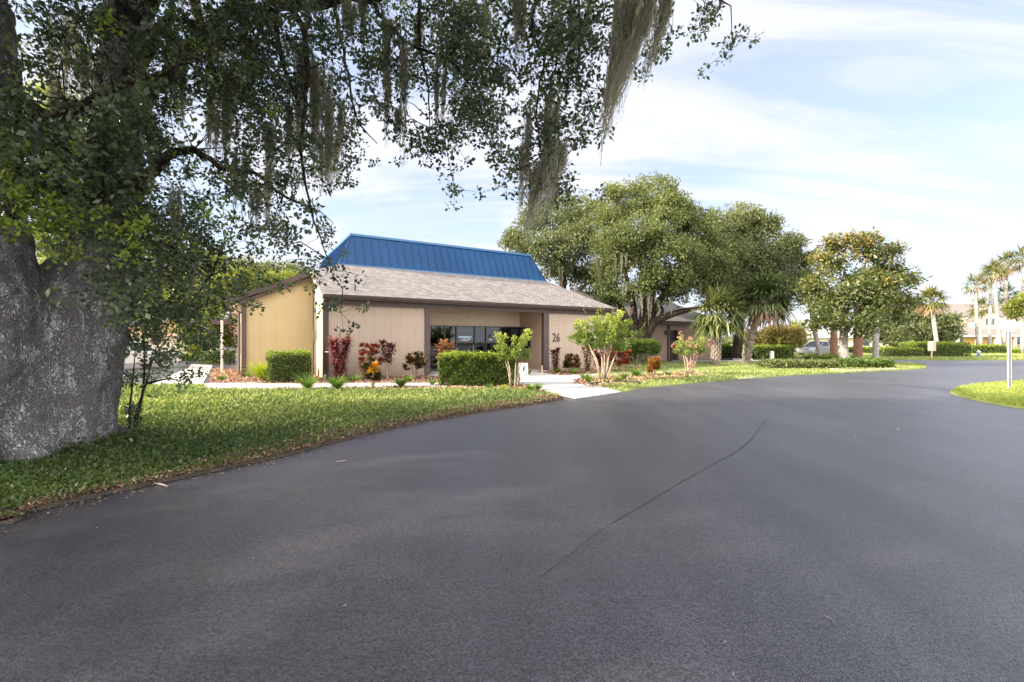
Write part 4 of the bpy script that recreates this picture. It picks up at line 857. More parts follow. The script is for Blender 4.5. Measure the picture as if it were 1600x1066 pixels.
tx = bpy.data.textures.new('bark_lumps', 'CLOUDS'); tx.noise_scale = .45; tx.noise_depth = 2
mm = tr.modifiers.new('d', 'DISPLACE'); mm.texture = tx; mm.strength = .16; mm.mid_level = .5; mm.texture_coords = 'LOCAL'
tx = bpy.data.textures.new('bark_ridges', 'VORONOI'); tx.noise_scale = .11; tx.distance_metric = 'DISTANCE'
mm = tr.modifiers.new('d2', 'DISPLACE'); mm.texture = tx; mm.strength = .045; mm.mid_level = .4; mm.texture_coords = 'LOCAL'

LIMBS = [  # (points px,py,depth), radii
 ([(185,60,6.6),(215,-20,6.6),(300,-60,6.5),(420,-45,6.5),(560,-40,6.6),(700,-90,6.4),(860,-150,6.2)], [.26,.22,.19,.15,.13,.11,.08]),
 ([(300,-60,6.5),(380,8,6.8),(430,6,7.0),(520,3,7.2),(600,-8,7.4),(700,-30,7.6),(780,-40,7.8)], [.10,.10,.09,.075,.06,.05,.03]),
 ([(190,330,6.5),(245,258,6.5),(300,235,6.6),(345,262,6.7),(400,272,6.8),(440,305,6.9),(500,330,7.0)], [.13,.07,.05,.035,.028,.02,.012]),
 ([(205,120,6.6),(240,60,6.4),(262,30,6.2),(300,36,6.1),(340,60,6.0)], [.14,.09,.05,.035,.02]),
 ([(185,230,6.6),(225,160,7.0),(270,110,7.4),(330,40,7.8),(420,-20,8.2),(520,-60,8.6)], [.16,.13,.11,.09,.07,.05]),
 ([(180,400,6.5),(240,380,6.2),(290,400,6.1),(330,430,6.0)], [.06,.035,.02,.01]),
 ([(20,330,5.4),(60,280,5.0),(120,300,4.8),(180,330,4.7),(230,360,4.7)], [.12,.05,.035,.025,.012]),
 ([(40,160,5.5),(95,195,6.2),(140,170,6.6),(180,130,6.8)], [.10,.06,.05,.04]),
 ([(40,230,5.5),(90,180,5.2),(150,150,5.0),(230,120,5.0),(320,90,5.2)], [.10,.05,.035,.025,.012]),
 ([(860,-150,6.2),(850,-40,6.1),(833,20,6.0),(835,62,6.0),(851,92,6.0),(843,130,6.0),(838,180,6.0),(846,240,6.0)], [.05,.035,.026,.022,.018,.014,.010,.006]),
 ([(700,-90,6.4),(660,-20,6.6),(655,60,6.7),(668,130,6.8),(672,200,6.8)], [.05,.03,.022,.014,.007]),
 ([(560,-40,6.6),(600,30,6.6),(640,70,6.6),(700,95,6.6),(745,150,6.6),(760,210,6.6)], [.05,.03,.022,.016,.010,.006]),
 ([(520,3,7.2),(535,70,7.2),(545,130,7.1),(560,190,7.0),(590,225,6.9)], [.04,.025,.018,.012,.006]),
 ([(430,6,7.0),(440,90,7.0),(470,170,6.9),(520,240,6.8),(545,270,6.8)], [.05,.03,.02,.012,.006]),
 ([(860,-150,6.2),(940,-70,5.6),(1010,-50,5.2),(1080,-30,5.0),(1125,0,5.0),(1115,30,5.0)], [.05,.04,.03,.02,.012,.006]),
 ([(833,20,6.0),(790,40,6.0),(775,100,6.0),(770,150,6.0)], [.016,.012,.009,.006]),
 ([(860,-150,6.2),(900,-30,6.2),(905,60,6.2),(900,120,6.2)], [.03,.02,.013,.006]),
 ([(330,430,6.0),(300,470,6.2),(270,500,6.4)], [.012,.01,.006]),
 ([(420,-45,6.5),(470,40,6.2),(480,130,6.1),(470,220,6.1),(480,300,6.2),(500,370,6.3),(520,430,6.3)], [.06,.04,.03,.022,.015,.010,.006]),
]
LP = []
for pts, rad in LIMBS:
    P = line([wp(*p) for p in pts], 5); r = list(np.interp(np.linspace(0, len(rad)-1, len(P)), range(len(rad)), rad))
    P = [p+Vector((RNG.normal(), RNG.normal(), RNG.normal()))*min(.03, rr*.5) for p, rr in zip(P, r)]
    MB().tube([rel(p) for p in P], r, 9).build('limb', M['limb_bark'], OAK, True); LP += P
# limbs of the crown outside the picture (they carry the leaves that shade the road)
for pts, rad in [([(-5.55,6.8,6.5),(-3.5,5.5,8),(-1,4,8.6),(1.2,3.2,8.6)], [.22,.16,.1,.04]), ([(-6.7,5.33,6.2),(-8.5,3,7.8),(-10.5,1,8.4),(-12.5,-1,8)], [.3,.2,.12,.04]),
                 ([(-6.9,5.3,7),(-9.5,6,8.6),(-12.5,6.5,9),(-15.5,7,8)], [.28,.2,.12,.04]), ([(-5.5,6.9,7.2),(-6.5,9,8.8),(-7.5,11,9),(-8,12.5,8.2)], [.2,.15,.1,.04]), ([(-6.5,5.4,5),(-5.8,3,6.6),(-5,.5,7.6),(-4.5,-2,7.6)], [.3,.2,.12,.04])]:
    P = line(pts, 5); r = list(np.interp(np.linspace(0, len(rad)-1, len(P)), range(len(rad)), rad)); MB().tube([rel(p) for p in P], r, 8).build('limb', M['limb_bark'], OAK, True)
GRID = {  # row y -> leaf density 0..9 for 50-pixel columns from x = 0
 0:   [1,3,6,7,6,6,7,7,7,4,6,5,7,8,9,6,5,7,6,0,1,2,5],
 50:  [2,5,2,1,7,7,7,7,8,5,5,3,7,6,9,7,4,7,6,0,1,0,1],
 100: [1,2,1,1,6,7,8,9,7,5,4,2,6,5,8,7,3,7,5],
 150: [5,3,1,2,8,3,5,8,7,6,6,1,3,4,8,6,2,6,1],
 200: [7,4,5,7,7,2,3,7,7,6,5,0,1,4,5,2,3,5,0],
 250: [8,7,6,7,6,4,4,7,6,6,3,0,0,0,1,0,5,4,0],
 300: [6,7,5,6,8,6,4,5,6,4,0,0,0,0,0,0,3,0,0],
 350: [0,1,2,3,8,7,7,5,4,2,1],
 400: [0,0,0,2,7,8,6,4,2,2,2],
 450: [0,0,0,1,7,5,4,1,0,0,1],
 500: [0,0,0,0,4,2,1,0]}
cen = []; tw = MB(); LPn = np.array([tuple(p) for p in LP])
for y0, row in GRID.items():
    for ci, d in enumerate(row):
        if not d: continue
        n = int(round(1.15*d**1.62*(.85+.3*RNG.random())))
        for _ in range(max(1, n//6)):
            sx, sy = ci*50+50*RNG.random(), y0+50*RNG.random()
            if sx < 210: Yc = RNG.uniform(4.4, 5.2) if (RNG.random() < .6 or y0 > 180) else RNG.uniform(7, 9)
            elif sx < 520: Yc = RNG.uniform(5.2, 8.6)
            elif sx < 780: Yc = RNG.uniform(6.0, 8.0)
            else: Yc = RNG.uniform(5.6, 6.5)
            c = wp(sx, sy, Yc)
            if d > 2 or RNG.random() < .5:
                q = LPn[np.argmin(((LPn-np.array(c))**2).sum(1))]; q = Vector(q); ln = (c-q).length
                if ln < 2.2:
                    mid = q.lerp(c, .5)+Vector((RNG.normal()*.08, RNG.normal()*.08, .12*ln)); tw.tube([rel(q), rel(mid), rel(c)], [.010, .007, .004], 4, False)
            for k in range(7):
                e = c+Vector((RNG.normal()*.17, RNG.normal()*.22, RNG.normal()*.15)); cen.append(tuple(rel(e)))
                tw.tube([rel(c), rel(c.lerp(e, .6)+Vector((0, 0, .03))), rel(e)], [.0035, .003, .0018], 3, False)
tw.build('twigs', M['limb_bark'], OAK)
cen = np.array(cen); n = len(cen)
foliage('crown', cen, .12, 22, .066, .0205, M['oak_leaf'], OAK, rv=(0, .97))
# fresh yellow-green shoots
yc = []
for (px, py, k) in [(15,275,5),(30,300,5),(70,300,3),(110,240,3),(75,255,3),(105,330,8),(70,345,8),(150,345,6),(30,350,6),(225,340,8),(205,365,8),(240,385,8),(190,395,4),(110,380,5),(230,325,6),(330,320,4),(350,355,4),(180,30,3),(290,190,3),(405,165,3),(340,70,2),(210,470,3),(290,240,2),(330,335,3)]:
    for _ in range(k): yc.append(tuple(rel(wp(px+16*RNG.normal(), py+14*RNG.normal(), RNG.uniform(4.3, 4.6) if px < 210 else RNG.uniform(4.9, 5.6)))))
foliage('new_growth', np.array(yc), .09, 16, .055, .014, M['young_leaf'], OAK, down=-.3)
# crown outside the frame
n = 24000; Q = np.stack([RNG.uniform(-19, 5, n), RNG.uniform(-5, 10, n), RNG.uniform(3.6, 11.5, n)], 1)
rr = np.sqrt(((Q[:, 0]+6.6)/11.8)**2+((Q[:, 1]-2.3)/7.2)**2); keep = (rr < 1) & (Q[:, 2] < 4.6+6.6*np.sqrt(np.clip(1-rr*rr, 0, 1))) & (Q[:, 2] > 3.9+2.6*(1-rr))
ppx = 800+F*Q[:, 0]/np.maximum(Q[:, 1], .01); ppy = 533-F*(Q[:, 2]-HC)/np.maximum(Q[:, 1], .01)
keep &= ~((Q[:, 1] > .2) & (ppx > -140) & (ppx < 1760) & (ppy > -170))
gap = np.sin(Q[:, 0]*.9+1)*np.sin(Q[:, 1]*1.1+.5)*np.sin(Q[:, 2]*1.3); keep &= gap < .5
Q = Q[keep]; foliage('crown', Q-np.array(O0), .42, 14, .17, .05, M['oak_leaf'], OAK, rv=(0, .9))
# hanging moss
def moss_clump(top, ln, wd, n, drift=(0, 0), parent=OAK, o0=O0, rw=.0048, seg=10, taper=.6, mm_=None):
    T = np.array(top)-np.array(o0); nb = max(2, n//45); bc = RNG.normal(size=(nb, 2))*[wd*.5, wd*.35]; u = bc[RNG.integers(nb, size=n)]+RNG.normal(size=(n, 2))*wd*.11; st = T+np.stack([u[:, 0], u[:, 1], -.35*ln*RNG.random(n)], 1)
    Ls = ln*(.12+1.0*RNG.random(n)**1.5); Ls = Ls[:, None]; V = []; ph = RNG.random((n, 3))*6.28; a = RNG.random(n)*PI; Sd = np.stack([np.cos(a), np.sin(a), 0*a], 1)
    for k in range(seg+1):
        f_ = k/seg; q = st.copy(); q[:, :2] -= u*taper*f_*.7; q[:, 0] += drift[0]*f_**1.3*Ls[:, 0]/ln; q[:, 1] += drift[1]*f_
        q[:, 2] -= Ls[:, 0]*f_; q += np.stack([np.sin(ph[:, 0]+k*1.7), np.sin(ph[:, 1]+k*1.9), .6*np.sin(ph[:, 2]+k*2.3)], 1)*.024
        w = rw*(1-.55*f_)*(.7+.6*np.sin(ph[:, 0]+k*2.9)[:, None]**2); V += [q-Sd*w, q+Sd*w]
    mids = np.stack([(V[i]+V[i+1])*.5 for i in range(0, len(V), 2)], 1)
    K = 2*(seg+1); V = np.stack(V, 1).reshape(-1, 3); b = np.arange(n)[:, None]*K; Fc = np.concatenate([b+np.array([2*k, 2*k+1, 2*k+3, 2*k+2]) for k in range(seg)], 0)
    rn = np.repeat(np.clip(.5+.28*RNG.normal(size=n), 0, 1), K)
    nf = n*7; q = mids.reshape(-1, 3)[RNG.integers(n*(seg+1), size=nf)]; D = unit(RNG.normal(size=(nf, 3))*[1, 1, .6]+[0, 0, -.8]); V2, F2 = leaves(q, D, rw*(5+9*RNG.random(nf)), rw*.35*np.ones(nf))
    V = np.concatenate([V, V2]); F2 = F2+len(rn)
    return np_mesh('hanging_moss', V, np.concatenate([Fc, F2]), mm_ or M['moss'], parent, rnd=np.concatenate([rn, np.repeat(RNG.random(nf), 4)]))
def mo(px, py, lpx, wpx, Y, n, dpx=0, **k): return moss_clump(wp(px, py, Y), lpx/F*Y, wpx/F*Y, n, (dpx/F*Y, 0), **k)
mo(966,-25,200,11,5.2,200,-26,taper=1.1); mo(990,-25,185,12,5.3,200,-42,taper=1.0); mo(1018,-30,155,12,5.1,220,-62,taper=.9); mo(1045,-25,120,18,5.2,200,-40); mo(985,-20,160,30,5.4,200,-30)
mo(862,150,110,22,5.9,260,-12); mo(858,215,100,26,5.8,300,-26); mo(848,250,90,22,5.9,240,-22,taper=.9); mo(828,170,110,16,5.9,110,-6); mo(812,220,90,12,5.8,80,-2); mo(870,235,75,14,6,110,-8)
mo(812,-20,90,12,5.8,220,0); mo(880,30,70,22,6.2,90,0); mo(905,0,70,22,6.2,90,0)
for a in [(608,25,90,14,6.4,170),(632,60,140,12,6.4,110),(605,110,90,10,6.6,80),(690,110,80,14,6.7,120),(722,60,90,16,6.8,110),(628,165,45,8,6.5,90),(545,0,55,14,6.4,150),(482,-5,60,6,6.4,60),(575,0,60,16,6.6,110),(520,150,110,22,6.6,330),(498,90,150,22,6.7,300),(515,205,70,14,6.4,200),(470,60,130,20,6.8,180),(455,150,90,16,6.6,160),(430,200,80,18,6.6,150),(350,110,120,14,6.4,150),(325,140,90,12,6.4,110),(340,175,60,10,6.4,90),(365,90,90,20,6.6,120),(400,60,80,22,6.7,150),(300,50,80,22,6.3,150),(340,20,80,22,6.6,130),(285,100,80,16,6.2,100),
          (100,20,120,24,7.6,260),(130,60,110,20,7.8,220),(85,110,130,14,7.9,220),(110,150,110,16,8.0,220),(75,170,80,12,7.7,140),(150,20,80,20,7.4,200),(120,200,70,14,8,140),(240,170,110,14,6.2,140),(220,90,100,16,6.0,110),(280,290,100,14,6.4,130),(375,230,90,14,6.6,110),(425,260,80,14,6.7,110),(400,300,60,12,6.7,90),(300,370,90,16,6.8,120),(215,400,110,14,6.9,150),(255,380,80,12,6.6,100),(110,395,90,14,7.4,200),(95,380,80,12,7.6,160),(120,440,45,10,7.2,100),(375,10,60,20,7,120),(655,20,60,22,7,110),(760,0,60,18,7,90)]:
    mo(*a[:6], dpx=-3)

rim = []
for i in range(420):
    f_ = RNG.random(); px = -40+250*f_; py = 727-37*max(0, f_-.1)/.9+RNG.normal()*3
    xx, yy = gp(px, py); rim.append((xx+.05*RNG.normal(), yy-.05+.06*RNG.normal(), .05+.10*RNG.random()**2))
tag(foliage('groundcover', np.array(rim), .07, 9, .045, .013, M['groundcover'], None), 'rim of small green leaves hugging the base of the oak trunk', 'groundcover', kind='stuff')
# understorey sapling beside the trunk
sx, sy = gp(205, 688)
UN = empty('oak_sapling', (sx, sy, 0), 0, 'thin leafy sapling growing against the right side of the big oak trunk', 'sapling')
U0 = Vector((sx, sy, 0)); sb = MB(); cs = []
for pts in [[(204,690,6.9),(215,640,6.9),(228,600,7.0),(240,560,7.1),(262,530,7.2),(285,505,7.3)], [(206,690,6.9),(222,620,6.8),(226,560,6.8),(222,510,6.8),(214,470,6.9)], [(202,690,6.9),(203,640,6.7),(208,590,6.6),(212,540,6.6)], [(228,600,7.0),(262,592,7.0),(280,596,7.0)], [(240,560,7.1),(270,548,7.2),(300,560,7.3)]]:
    P = line([wp(*p) for p in pts], 4); P = [p-U0 for p in P]; sb.tube(P, list(np.linspace(.022, .005, len(P))), 6)
sb.build('trunk', M['limb_bark'], UN)
for (px, py, s_, k) in [(215,490,22,26),(240,510,26,26),(265,500,26,20),(290,520,22,10),(215,540,18,16),(250,545,22,14),(285,548,20,9),(300,575,16,7),(265,580,20,8),(205,590,8,12),(207,640,7,14),(206,670,8,16),(232,590,14,8),(285,600,12,3),(225,450,20,18),(255,465,24,18)]:
    for _ in range(k): cs.append(tuple(wp(px+s_*RNG.normal()*.7, py+s_*RNG.normal()*.7, RNG.uniform(6.5, 7.4))-U0))
foliage('crown', np.array(cs), .09, 16, .055, .015, M['oak_leaf'], UN, rv=(.2, 1))

# ------------------------------------------------------------------ trees farther away
def far_tree(name, base, trunkpaths, blobs, Y, m, label, n_cl, per, L, cr, cat='tree', group=None, bark_=None, mossn=0, wl=.30, topbias=True, sub=1.0, gapf=.5):
    """blobs: (px, py, rpx, dY); everything in metres after conversion"""
    o0 = Vector((*base, 0)); o = empty(name, o0, 0, label, cat, group); t = MB()
    for pts, rad in trunkpaths:
        P = line([wp(*p) for p in pts], 4); t.tube([p-o0 for p in P], list(np.interp(np.linspace(0, len(rad)-1, len(P)), range(len(rad)), rad)), 9)
    if trunkpaths: t.build('trunk', bark_ or M['far_bark'], o, True)
    C = []; A = np.array([b[2]**2 for b in blobs], float); A /= A.sum()
    for b, a in zip(blobs, A):
        Yb = Y+b[3]; c = np.array(wp(b[0], b[1], Yb)); R = b[2]/F*Yb; k = max(4, int(n_cl*a))
        ns = max(7, int(5+R*3)); sc_ = c+unit(RNG.normal(size=(ns, 3)))*R*(.45+.4*RNG.random((ns, 1)))*np.array([1, 1, .85]); sr = R*(.22+.26*RNG.random(ns))
        ix = RNG.choice(ns, k, p=sr**2/(sr**2).sum()); d = unit(RNG.normal(size=(k, 3))+[0, 0, .35])
        p = sc_[ix]+d*(sr[ix]*(.55+.6*RNG.random(k)))[:, None]*np.array([1.15, 1.15, .8]); lo_ = RNG.random(k) < .28
        p[lo_] = (c+unit(RNG.normal(size=(k, 3)))*R*(1.08*RNG.random((k, 1))**.45)*np.array([1, 1, .85]))[lo_]; C.append(p)
    C = np.concatenate(C)-np.array(o0)
    # loosen the crown: holes where a smooth 3D pattern is low
    pat = np.sin(C[:, 0]*1.9)*np.sin(C[:, 1]*1.7+1)+np.sin(C[:, 2]*2.3+.5)*.8; C = C[pat < 1.25-.5*gapf]
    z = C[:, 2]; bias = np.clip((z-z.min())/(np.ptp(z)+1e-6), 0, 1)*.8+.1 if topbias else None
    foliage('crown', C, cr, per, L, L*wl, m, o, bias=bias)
    for _ in range(mossn):
        b = blobs[RNG.integers(len(blobs))]; Yb = Y+b[3]-b[2]/F*Y*.6; top = wp(b[0]+RNG.normal()*b[2]*.5, b[1]+b[2]*.5, Yb)
        moss_clump(top, RNG.uniform(.7, 1.7), .22, 26, (0, 0), o, o0, rw=.013, seg=6, mm_=M['far_moss'])
    return o
# the big tree right of the office, three crowns
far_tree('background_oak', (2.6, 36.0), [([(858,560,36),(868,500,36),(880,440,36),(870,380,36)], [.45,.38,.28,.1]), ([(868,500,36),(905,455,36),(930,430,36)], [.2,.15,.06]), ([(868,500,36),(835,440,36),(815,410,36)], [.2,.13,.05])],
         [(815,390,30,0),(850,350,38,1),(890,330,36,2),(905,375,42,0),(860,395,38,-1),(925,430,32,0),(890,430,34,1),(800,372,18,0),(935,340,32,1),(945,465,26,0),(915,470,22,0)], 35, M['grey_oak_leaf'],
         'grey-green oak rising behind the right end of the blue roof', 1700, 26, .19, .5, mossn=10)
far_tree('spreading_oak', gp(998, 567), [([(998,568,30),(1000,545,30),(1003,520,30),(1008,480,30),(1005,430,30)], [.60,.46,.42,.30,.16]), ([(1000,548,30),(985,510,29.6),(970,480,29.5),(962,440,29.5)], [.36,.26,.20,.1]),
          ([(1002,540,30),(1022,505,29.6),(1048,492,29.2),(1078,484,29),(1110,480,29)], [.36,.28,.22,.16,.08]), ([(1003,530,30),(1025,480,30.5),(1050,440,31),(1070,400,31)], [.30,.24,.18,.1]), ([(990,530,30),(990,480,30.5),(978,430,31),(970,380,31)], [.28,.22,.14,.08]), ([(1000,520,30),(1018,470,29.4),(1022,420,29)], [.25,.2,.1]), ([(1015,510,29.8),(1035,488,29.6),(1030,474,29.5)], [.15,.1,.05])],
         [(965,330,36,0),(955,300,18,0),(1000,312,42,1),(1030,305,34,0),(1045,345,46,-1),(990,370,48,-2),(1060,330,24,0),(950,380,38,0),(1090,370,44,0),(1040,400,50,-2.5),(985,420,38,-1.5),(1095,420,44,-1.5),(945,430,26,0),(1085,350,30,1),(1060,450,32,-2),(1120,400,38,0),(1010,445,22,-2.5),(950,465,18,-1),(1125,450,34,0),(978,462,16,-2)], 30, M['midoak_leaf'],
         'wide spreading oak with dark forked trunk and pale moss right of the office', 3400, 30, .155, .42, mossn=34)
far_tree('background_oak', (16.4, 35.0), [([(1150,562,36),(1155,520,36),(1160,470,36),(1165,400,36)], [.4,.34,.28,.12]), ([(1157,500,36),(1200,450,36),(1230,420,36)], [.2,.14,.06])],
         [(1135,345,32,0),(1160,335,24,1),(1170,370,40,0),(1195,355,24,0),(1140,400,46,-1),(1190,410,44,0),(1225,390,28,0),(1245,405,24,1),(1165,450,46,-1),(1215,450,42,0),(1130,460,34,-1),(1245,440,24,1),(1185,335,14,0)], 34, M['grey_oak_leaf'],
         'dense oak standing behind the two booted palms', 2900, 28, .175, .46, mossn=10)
# magnolia on the planted corner
mx_, my_ = gp(1318, 571)
far_tree('magnolia', (mx_, my_), [([(1319,572,27.1),(1318,545,27.1),(1318,510,27.1),(1316,470,27.1),(1320,420,27.1)], [.40,.235,.22,.16,.06]), ([(1318,525,27.1),(1300,490,27),(1280,460,27)], [.1,.07,.03]), ([(1318,520,27.1),(1345,485,27),(1380,450,27)], [.12,.08,.03]), ([(1317,500,27.1),(1345,440,27),(1355,400,27)], [.1,.07,.03])],
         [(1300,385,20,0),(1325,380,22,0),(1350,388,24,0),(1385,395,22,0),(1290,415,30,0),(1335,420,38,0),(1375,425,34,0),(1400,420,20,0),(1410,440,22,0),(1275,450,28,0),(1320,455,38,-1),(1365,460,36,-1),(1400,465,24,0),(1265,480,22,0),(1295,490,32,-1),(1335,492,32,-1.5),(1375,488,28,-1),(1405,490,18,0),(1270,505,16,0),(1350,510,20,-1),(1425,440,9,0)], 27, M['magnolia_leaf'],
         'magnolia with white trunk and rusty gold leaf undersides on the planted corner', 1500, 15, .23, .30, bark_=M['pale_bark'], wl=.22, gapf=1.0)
far_tree('background_oak', gp(1405, 556.5), [([(1410,556,58),(1398,540,58),(1385,525,58)], [.5,.4,.2]), ([(1408,552,58),(1425,530,58),(1440,515,58)], [.4,.3,.15]), ([(1409,550,58),(1408,520,58)], [.4,.2])],
         [(1385,505,26,0),(1410,490,26,0),(1440,505,26,0),(1470,510,24,0),(1480,522,14,0),(1455,530,18,0),(1400,525,16,-2),(1370,525,16,0),(1425,515,22,-2),(1487,510,9,0)], 58, M['grey_oak_leaf'], 'low dark oak behind the short hedges at the far side of the road', 1300, 22, .32, .8)
far_tree('background_tree', (-20.5, 31.0), [([(330,560,31),(335,500,31),(345,440,31)], [.3,.22,.1])], [(320,460,34,0),(360,440,30,0),(400,450,28,1),(340,500,36,0),(300,500,34,0),(440,445,24,2),(385,480,20,3),(285,470,30,0),(350,530,18,0),(305,535,22,0),(465,450,16,2),(330,410,24,0)], 31, M['yg_leaf'],
         'sunny yellow-green tree behind the left end of the office', 1500, 24, .17, .5, group=None)
far_tree('background_tree', (-37, 42.0), [([(240,560,40),(245,500,40),(250,440,40)], [.3,.25,.1])], [(250,470,40,0),(220,430,40,0),(280,430,34,0),(190,480,40,0),(240,510,22,0),(260,390,30,0),(150,440,40,0),(100,420,40,0),(60,380,36,0),(120,350,40,0),(170,380,40,0),(110,240,40,0),(90,160,30,0),(125,300,40,0),(105,190,34,0)], 40, M['yg_leaf'],
         'tall sunlit tree far behind the forked trunk of the big oak', 1700, 22, .24, .7)
far_tree('background_tree', (-30, 52), [], [(390,425,26,0),(430,430,24,0),(460,425,18,0),(355,430,26,0),(475,440,12,0),(420,455,22,0)], 52, M['grey_oak_leaf'], 'dull green tree farthest back behind the yellow wing', 500, 22, .3, .8)
far_tree('shrub', gp(1205, 558), [], [(1190,530,14,0),(1205,520,16,0),(1225,525,16,0),(1240,532,12,0),(1180,540,10,0),(1215,538,14,0),(1245,520,9,0),(1172,525,10,0)], 44, M['orange_leaf'], 'orange and green shrubs left of the parked car', 500, 20, .22, .5, cat='shrub')
far_tree('shrub', gp(1255, 556), [], [(1245,512,8,0),(1252,540,7,0),(1232,545,8,0)], 50, M['yg_leaf'], 'pale yellow-green shrub just left of the parked car', 160, 20, .22, .4, cat='shrub')
far_tree('small_tree', (30.0, 26.5), [([(1625,600,27),(1624,560,27),(1612,500,27)], [.06,.05,.02])], [(1588,478,10,0),(1600,488,13,0),(1612,470,16,0),(1585,492,7,0),(1620,490,16,0)], 27, M['yg_leaf'], 'bright lime green small tree cut by the right edge of the picture', 420, 18, .15, .28)

# ---- palms
def palm(px, pyb, top, R, label, m, n=34, seg=13, tr0=.22, tr1=.16, booted=False, skirt=0, tm=None, Yd=None, mid=None, cat='palm', group=None, name='palm_tree', bm=None, flen=.55, z0=0):
    Yb = Yd or HC*F/(pyb-533); o0 = Vector(((px-800)/F*Yb, Yb, z0)); o = empty(name, o0, 0, label, cat, group)
    T = wp(top[0], top[1], Yb)-o0; pts = [Vector((0, 0, 0))]+([wp(mid[0], mid[1], Yb)-o0] if mid else [T*.5])+[T]; P = line(pts, 6)
    rad = list(np.linspace(tr0, tr1, len(P))); rad[0] *= 1.25
    mb = MB(); mb.tube(P, rad, 12); tko = mb.build('trunk', tm or M['palm_bark'], o, True)
    if booted:
        bt = MB(); H_ = T.length; rows = int(H_/.16)
        for i in range(rows):
            f_ = (i+.5)/rows; c = P[0].lerp(P[-1], f_) if not mid else P[min(int(f_*(len(P)-1)), len(P)-1)]; r = tr0+(tr1-tr0)*f_
            for k in range(7):
                a = 2*PI*(k+.5*(i % 2))/7; d = Vector((math.cos(a), math.sin(a), 0)); s_ = Vector((-d.y, d.x, 0)); b0 = c+d*r*.93
                w_ = r*.42; e = b0+d*r*.42+Vector((0, 0, .26))
                for sg_ in (-1, 1):   # the split boot: two crossing straps
                    q0 = b0-s_*w_*sg_*.2; q1 = e+s_*w_*sg_*1.3
                    bt.hexa([q0-s_*.03, q0+s_*.03, q0+s_*.03+d*.03, q0-s_*.03+d*.03], [q1-s_*.02, q1+s_*.02, q1+s_*.02+d*.03, q1-s_*.02+d*.03])
        bt.build('boots', bm or M['boot'], tko)
    it = []; dead = []; pet = []
    for i in range(n):
        a = 2.4*i+.3*RNG.random(); f_ = i/n; el = math.radians(82-130*f_+8*RNG.normal()); lim = math.radians(-34-skirt*16); el = max(el, lim)
        d = np.array([math.cos(a)*math.cos(el), math.sin(a)*math.cos(el), math.sin(el)]); hub = np.array(T)+d*R*.42+np.array([0, 0, -.05*R*f_]); pet.append((tuple(T), tuple(d), R*.45, .035, .2, RNG.random()))
        side = np.cross(d, [0, 0, 1]); side /= np.linalg.norm(side)+1e-6; rr_ = RNG.random(); tgt = dead if (skirt and f_ > 1-.16*skirt) else it
        for j in range(seg):
            ph = math.radians(-105+210*j/(seg-1)); v = d*math.cos(ph)+side*math.sin(ph)+.12*RNG.normal(size=3)
            tgt.append((tuple(hub), tuple(v), R*flen*(.62+.38*math.cos(ph*.8))*(.85+.3*RNG.random()), R*.045, 1.0+.9*f_, min(1, .6*rr_+.4*RNG.random())))
    strips('fronds', it+pet, m, o, seg=3)
    if dead: strips('dead_fronds', dead, M['dead_frond'], o, seg=3)
    return o
palm(1118, 571.5, (1122,494), 2.0, 'booted palm in front of the brick building, left of the pair', M['palm_leaf_mix'], n=60, seg=19, tr0=.20, tr1=.19, booted=True, flen=.62)
palm(1165, 569.0, (1195,470), 2.2, 'leaning booted palm with brown dead skirt, right of the pair', M['palm_leaf'], n=60, seg=19, tr0=.21, tr1=.17, booted=True, skirt=1, mid=(1178,512), flen=.6)
palm(1283, 562.5, (1262,428), 1.9, 'leaning bare palm whose crown shows left of the magnolia', M['palm_leaf_y'], n=36, tr0=.17, tr1=.17, mid=(1271,505), tm=M['pale_bark'])
palm(1303, 563.0, (1303,480), 1.6, 'reddish booted palm trunk left of the magnolia trunk', M['palm_leaf'], n=20, tr0=.17, tr1=.15, booted=True, bm=M['red_boot'], tm=M['red_boot'])
palm(1340, 562.5, (1342,478), 1.6, 'thicker reddish booted palm trunk right of the magnolia trunk', M['palm_leaf'], n=20, tr0=.22, tr1=.19, booted=True, bm=M['red_boot'], tm=M['red_boot'])
palm(1368, 564.5, (1370,470), 1.4, 'smooth pale palm trunk at the right under the magnolia', M['palm_leaf'], n=18, tr0=.19, tr1=.17, tm=M['pale_bark'])
palm(1466, 553.5, (1455,470), 2.15, 'single round-headed palm above the low dark oak', M['palm_leaf_y'], n=60, tr0=.20, tr1=.18, skirt=1, mid=(1460,510), tm=M['pale_bark'])
TALL = 'tall palms in front of the yellow house'
for a in [((1528,551.0),(1524,446),2.0,'tall slim palm leftmost of the row before the yellow house',(1526,500)), ((1546,550.5),(1548,432),2.0,'tall slim palm with thin stem between its taller neighbours',(1547,490)), ((1563,551.5),(1553,425),2.1,'tall palm whose trunk leans left as it rises before the yellow house',(1558,490)), ((1568,550.5),(1573,413),2.3,'tallest palm of the row, just left of the sign plate',(1571,480)), ((1597,551),(1600,405),2.3,'tall palm half cut by the right picture edge',(1598,480))]:
    palm(a[0][0], a[0][1], a[1], a[2], a[3], M['palm_leaf_y'], n=30, seg=11, tr0=.19, tr1=.15, skirt=1, mid=a[4], tm=M['pale_bark'], group=TALL)
palm(1531, 548.5, (1532,482), 2.2, 'short full palm between the tall palms and the house gables', M['palm_leaf_y'], n=34, tr0=.3, tr1=.25, tm=M['pale_bark'])
palm(1572, 548.0, (1573,462), 2.4, 'dark headed palm behind the tall palms', M['palm_leaf'], n=34, tr0=.3, tr1=.25)
palm(1242, 553, (1240,516), 1.6, 'small pale-trunked palm left of the parked car', M['palm_leaf_y'], n=26, tr0=.2, tr1=.2, tm=M['pale_bark'])
palm(1259, 553, (1257,518), 1.5, 'small palm right above the parked car', M['palm_leaf_y'], n=26, tr0=.2, tr1=.2, tm=M['pale_bark'])

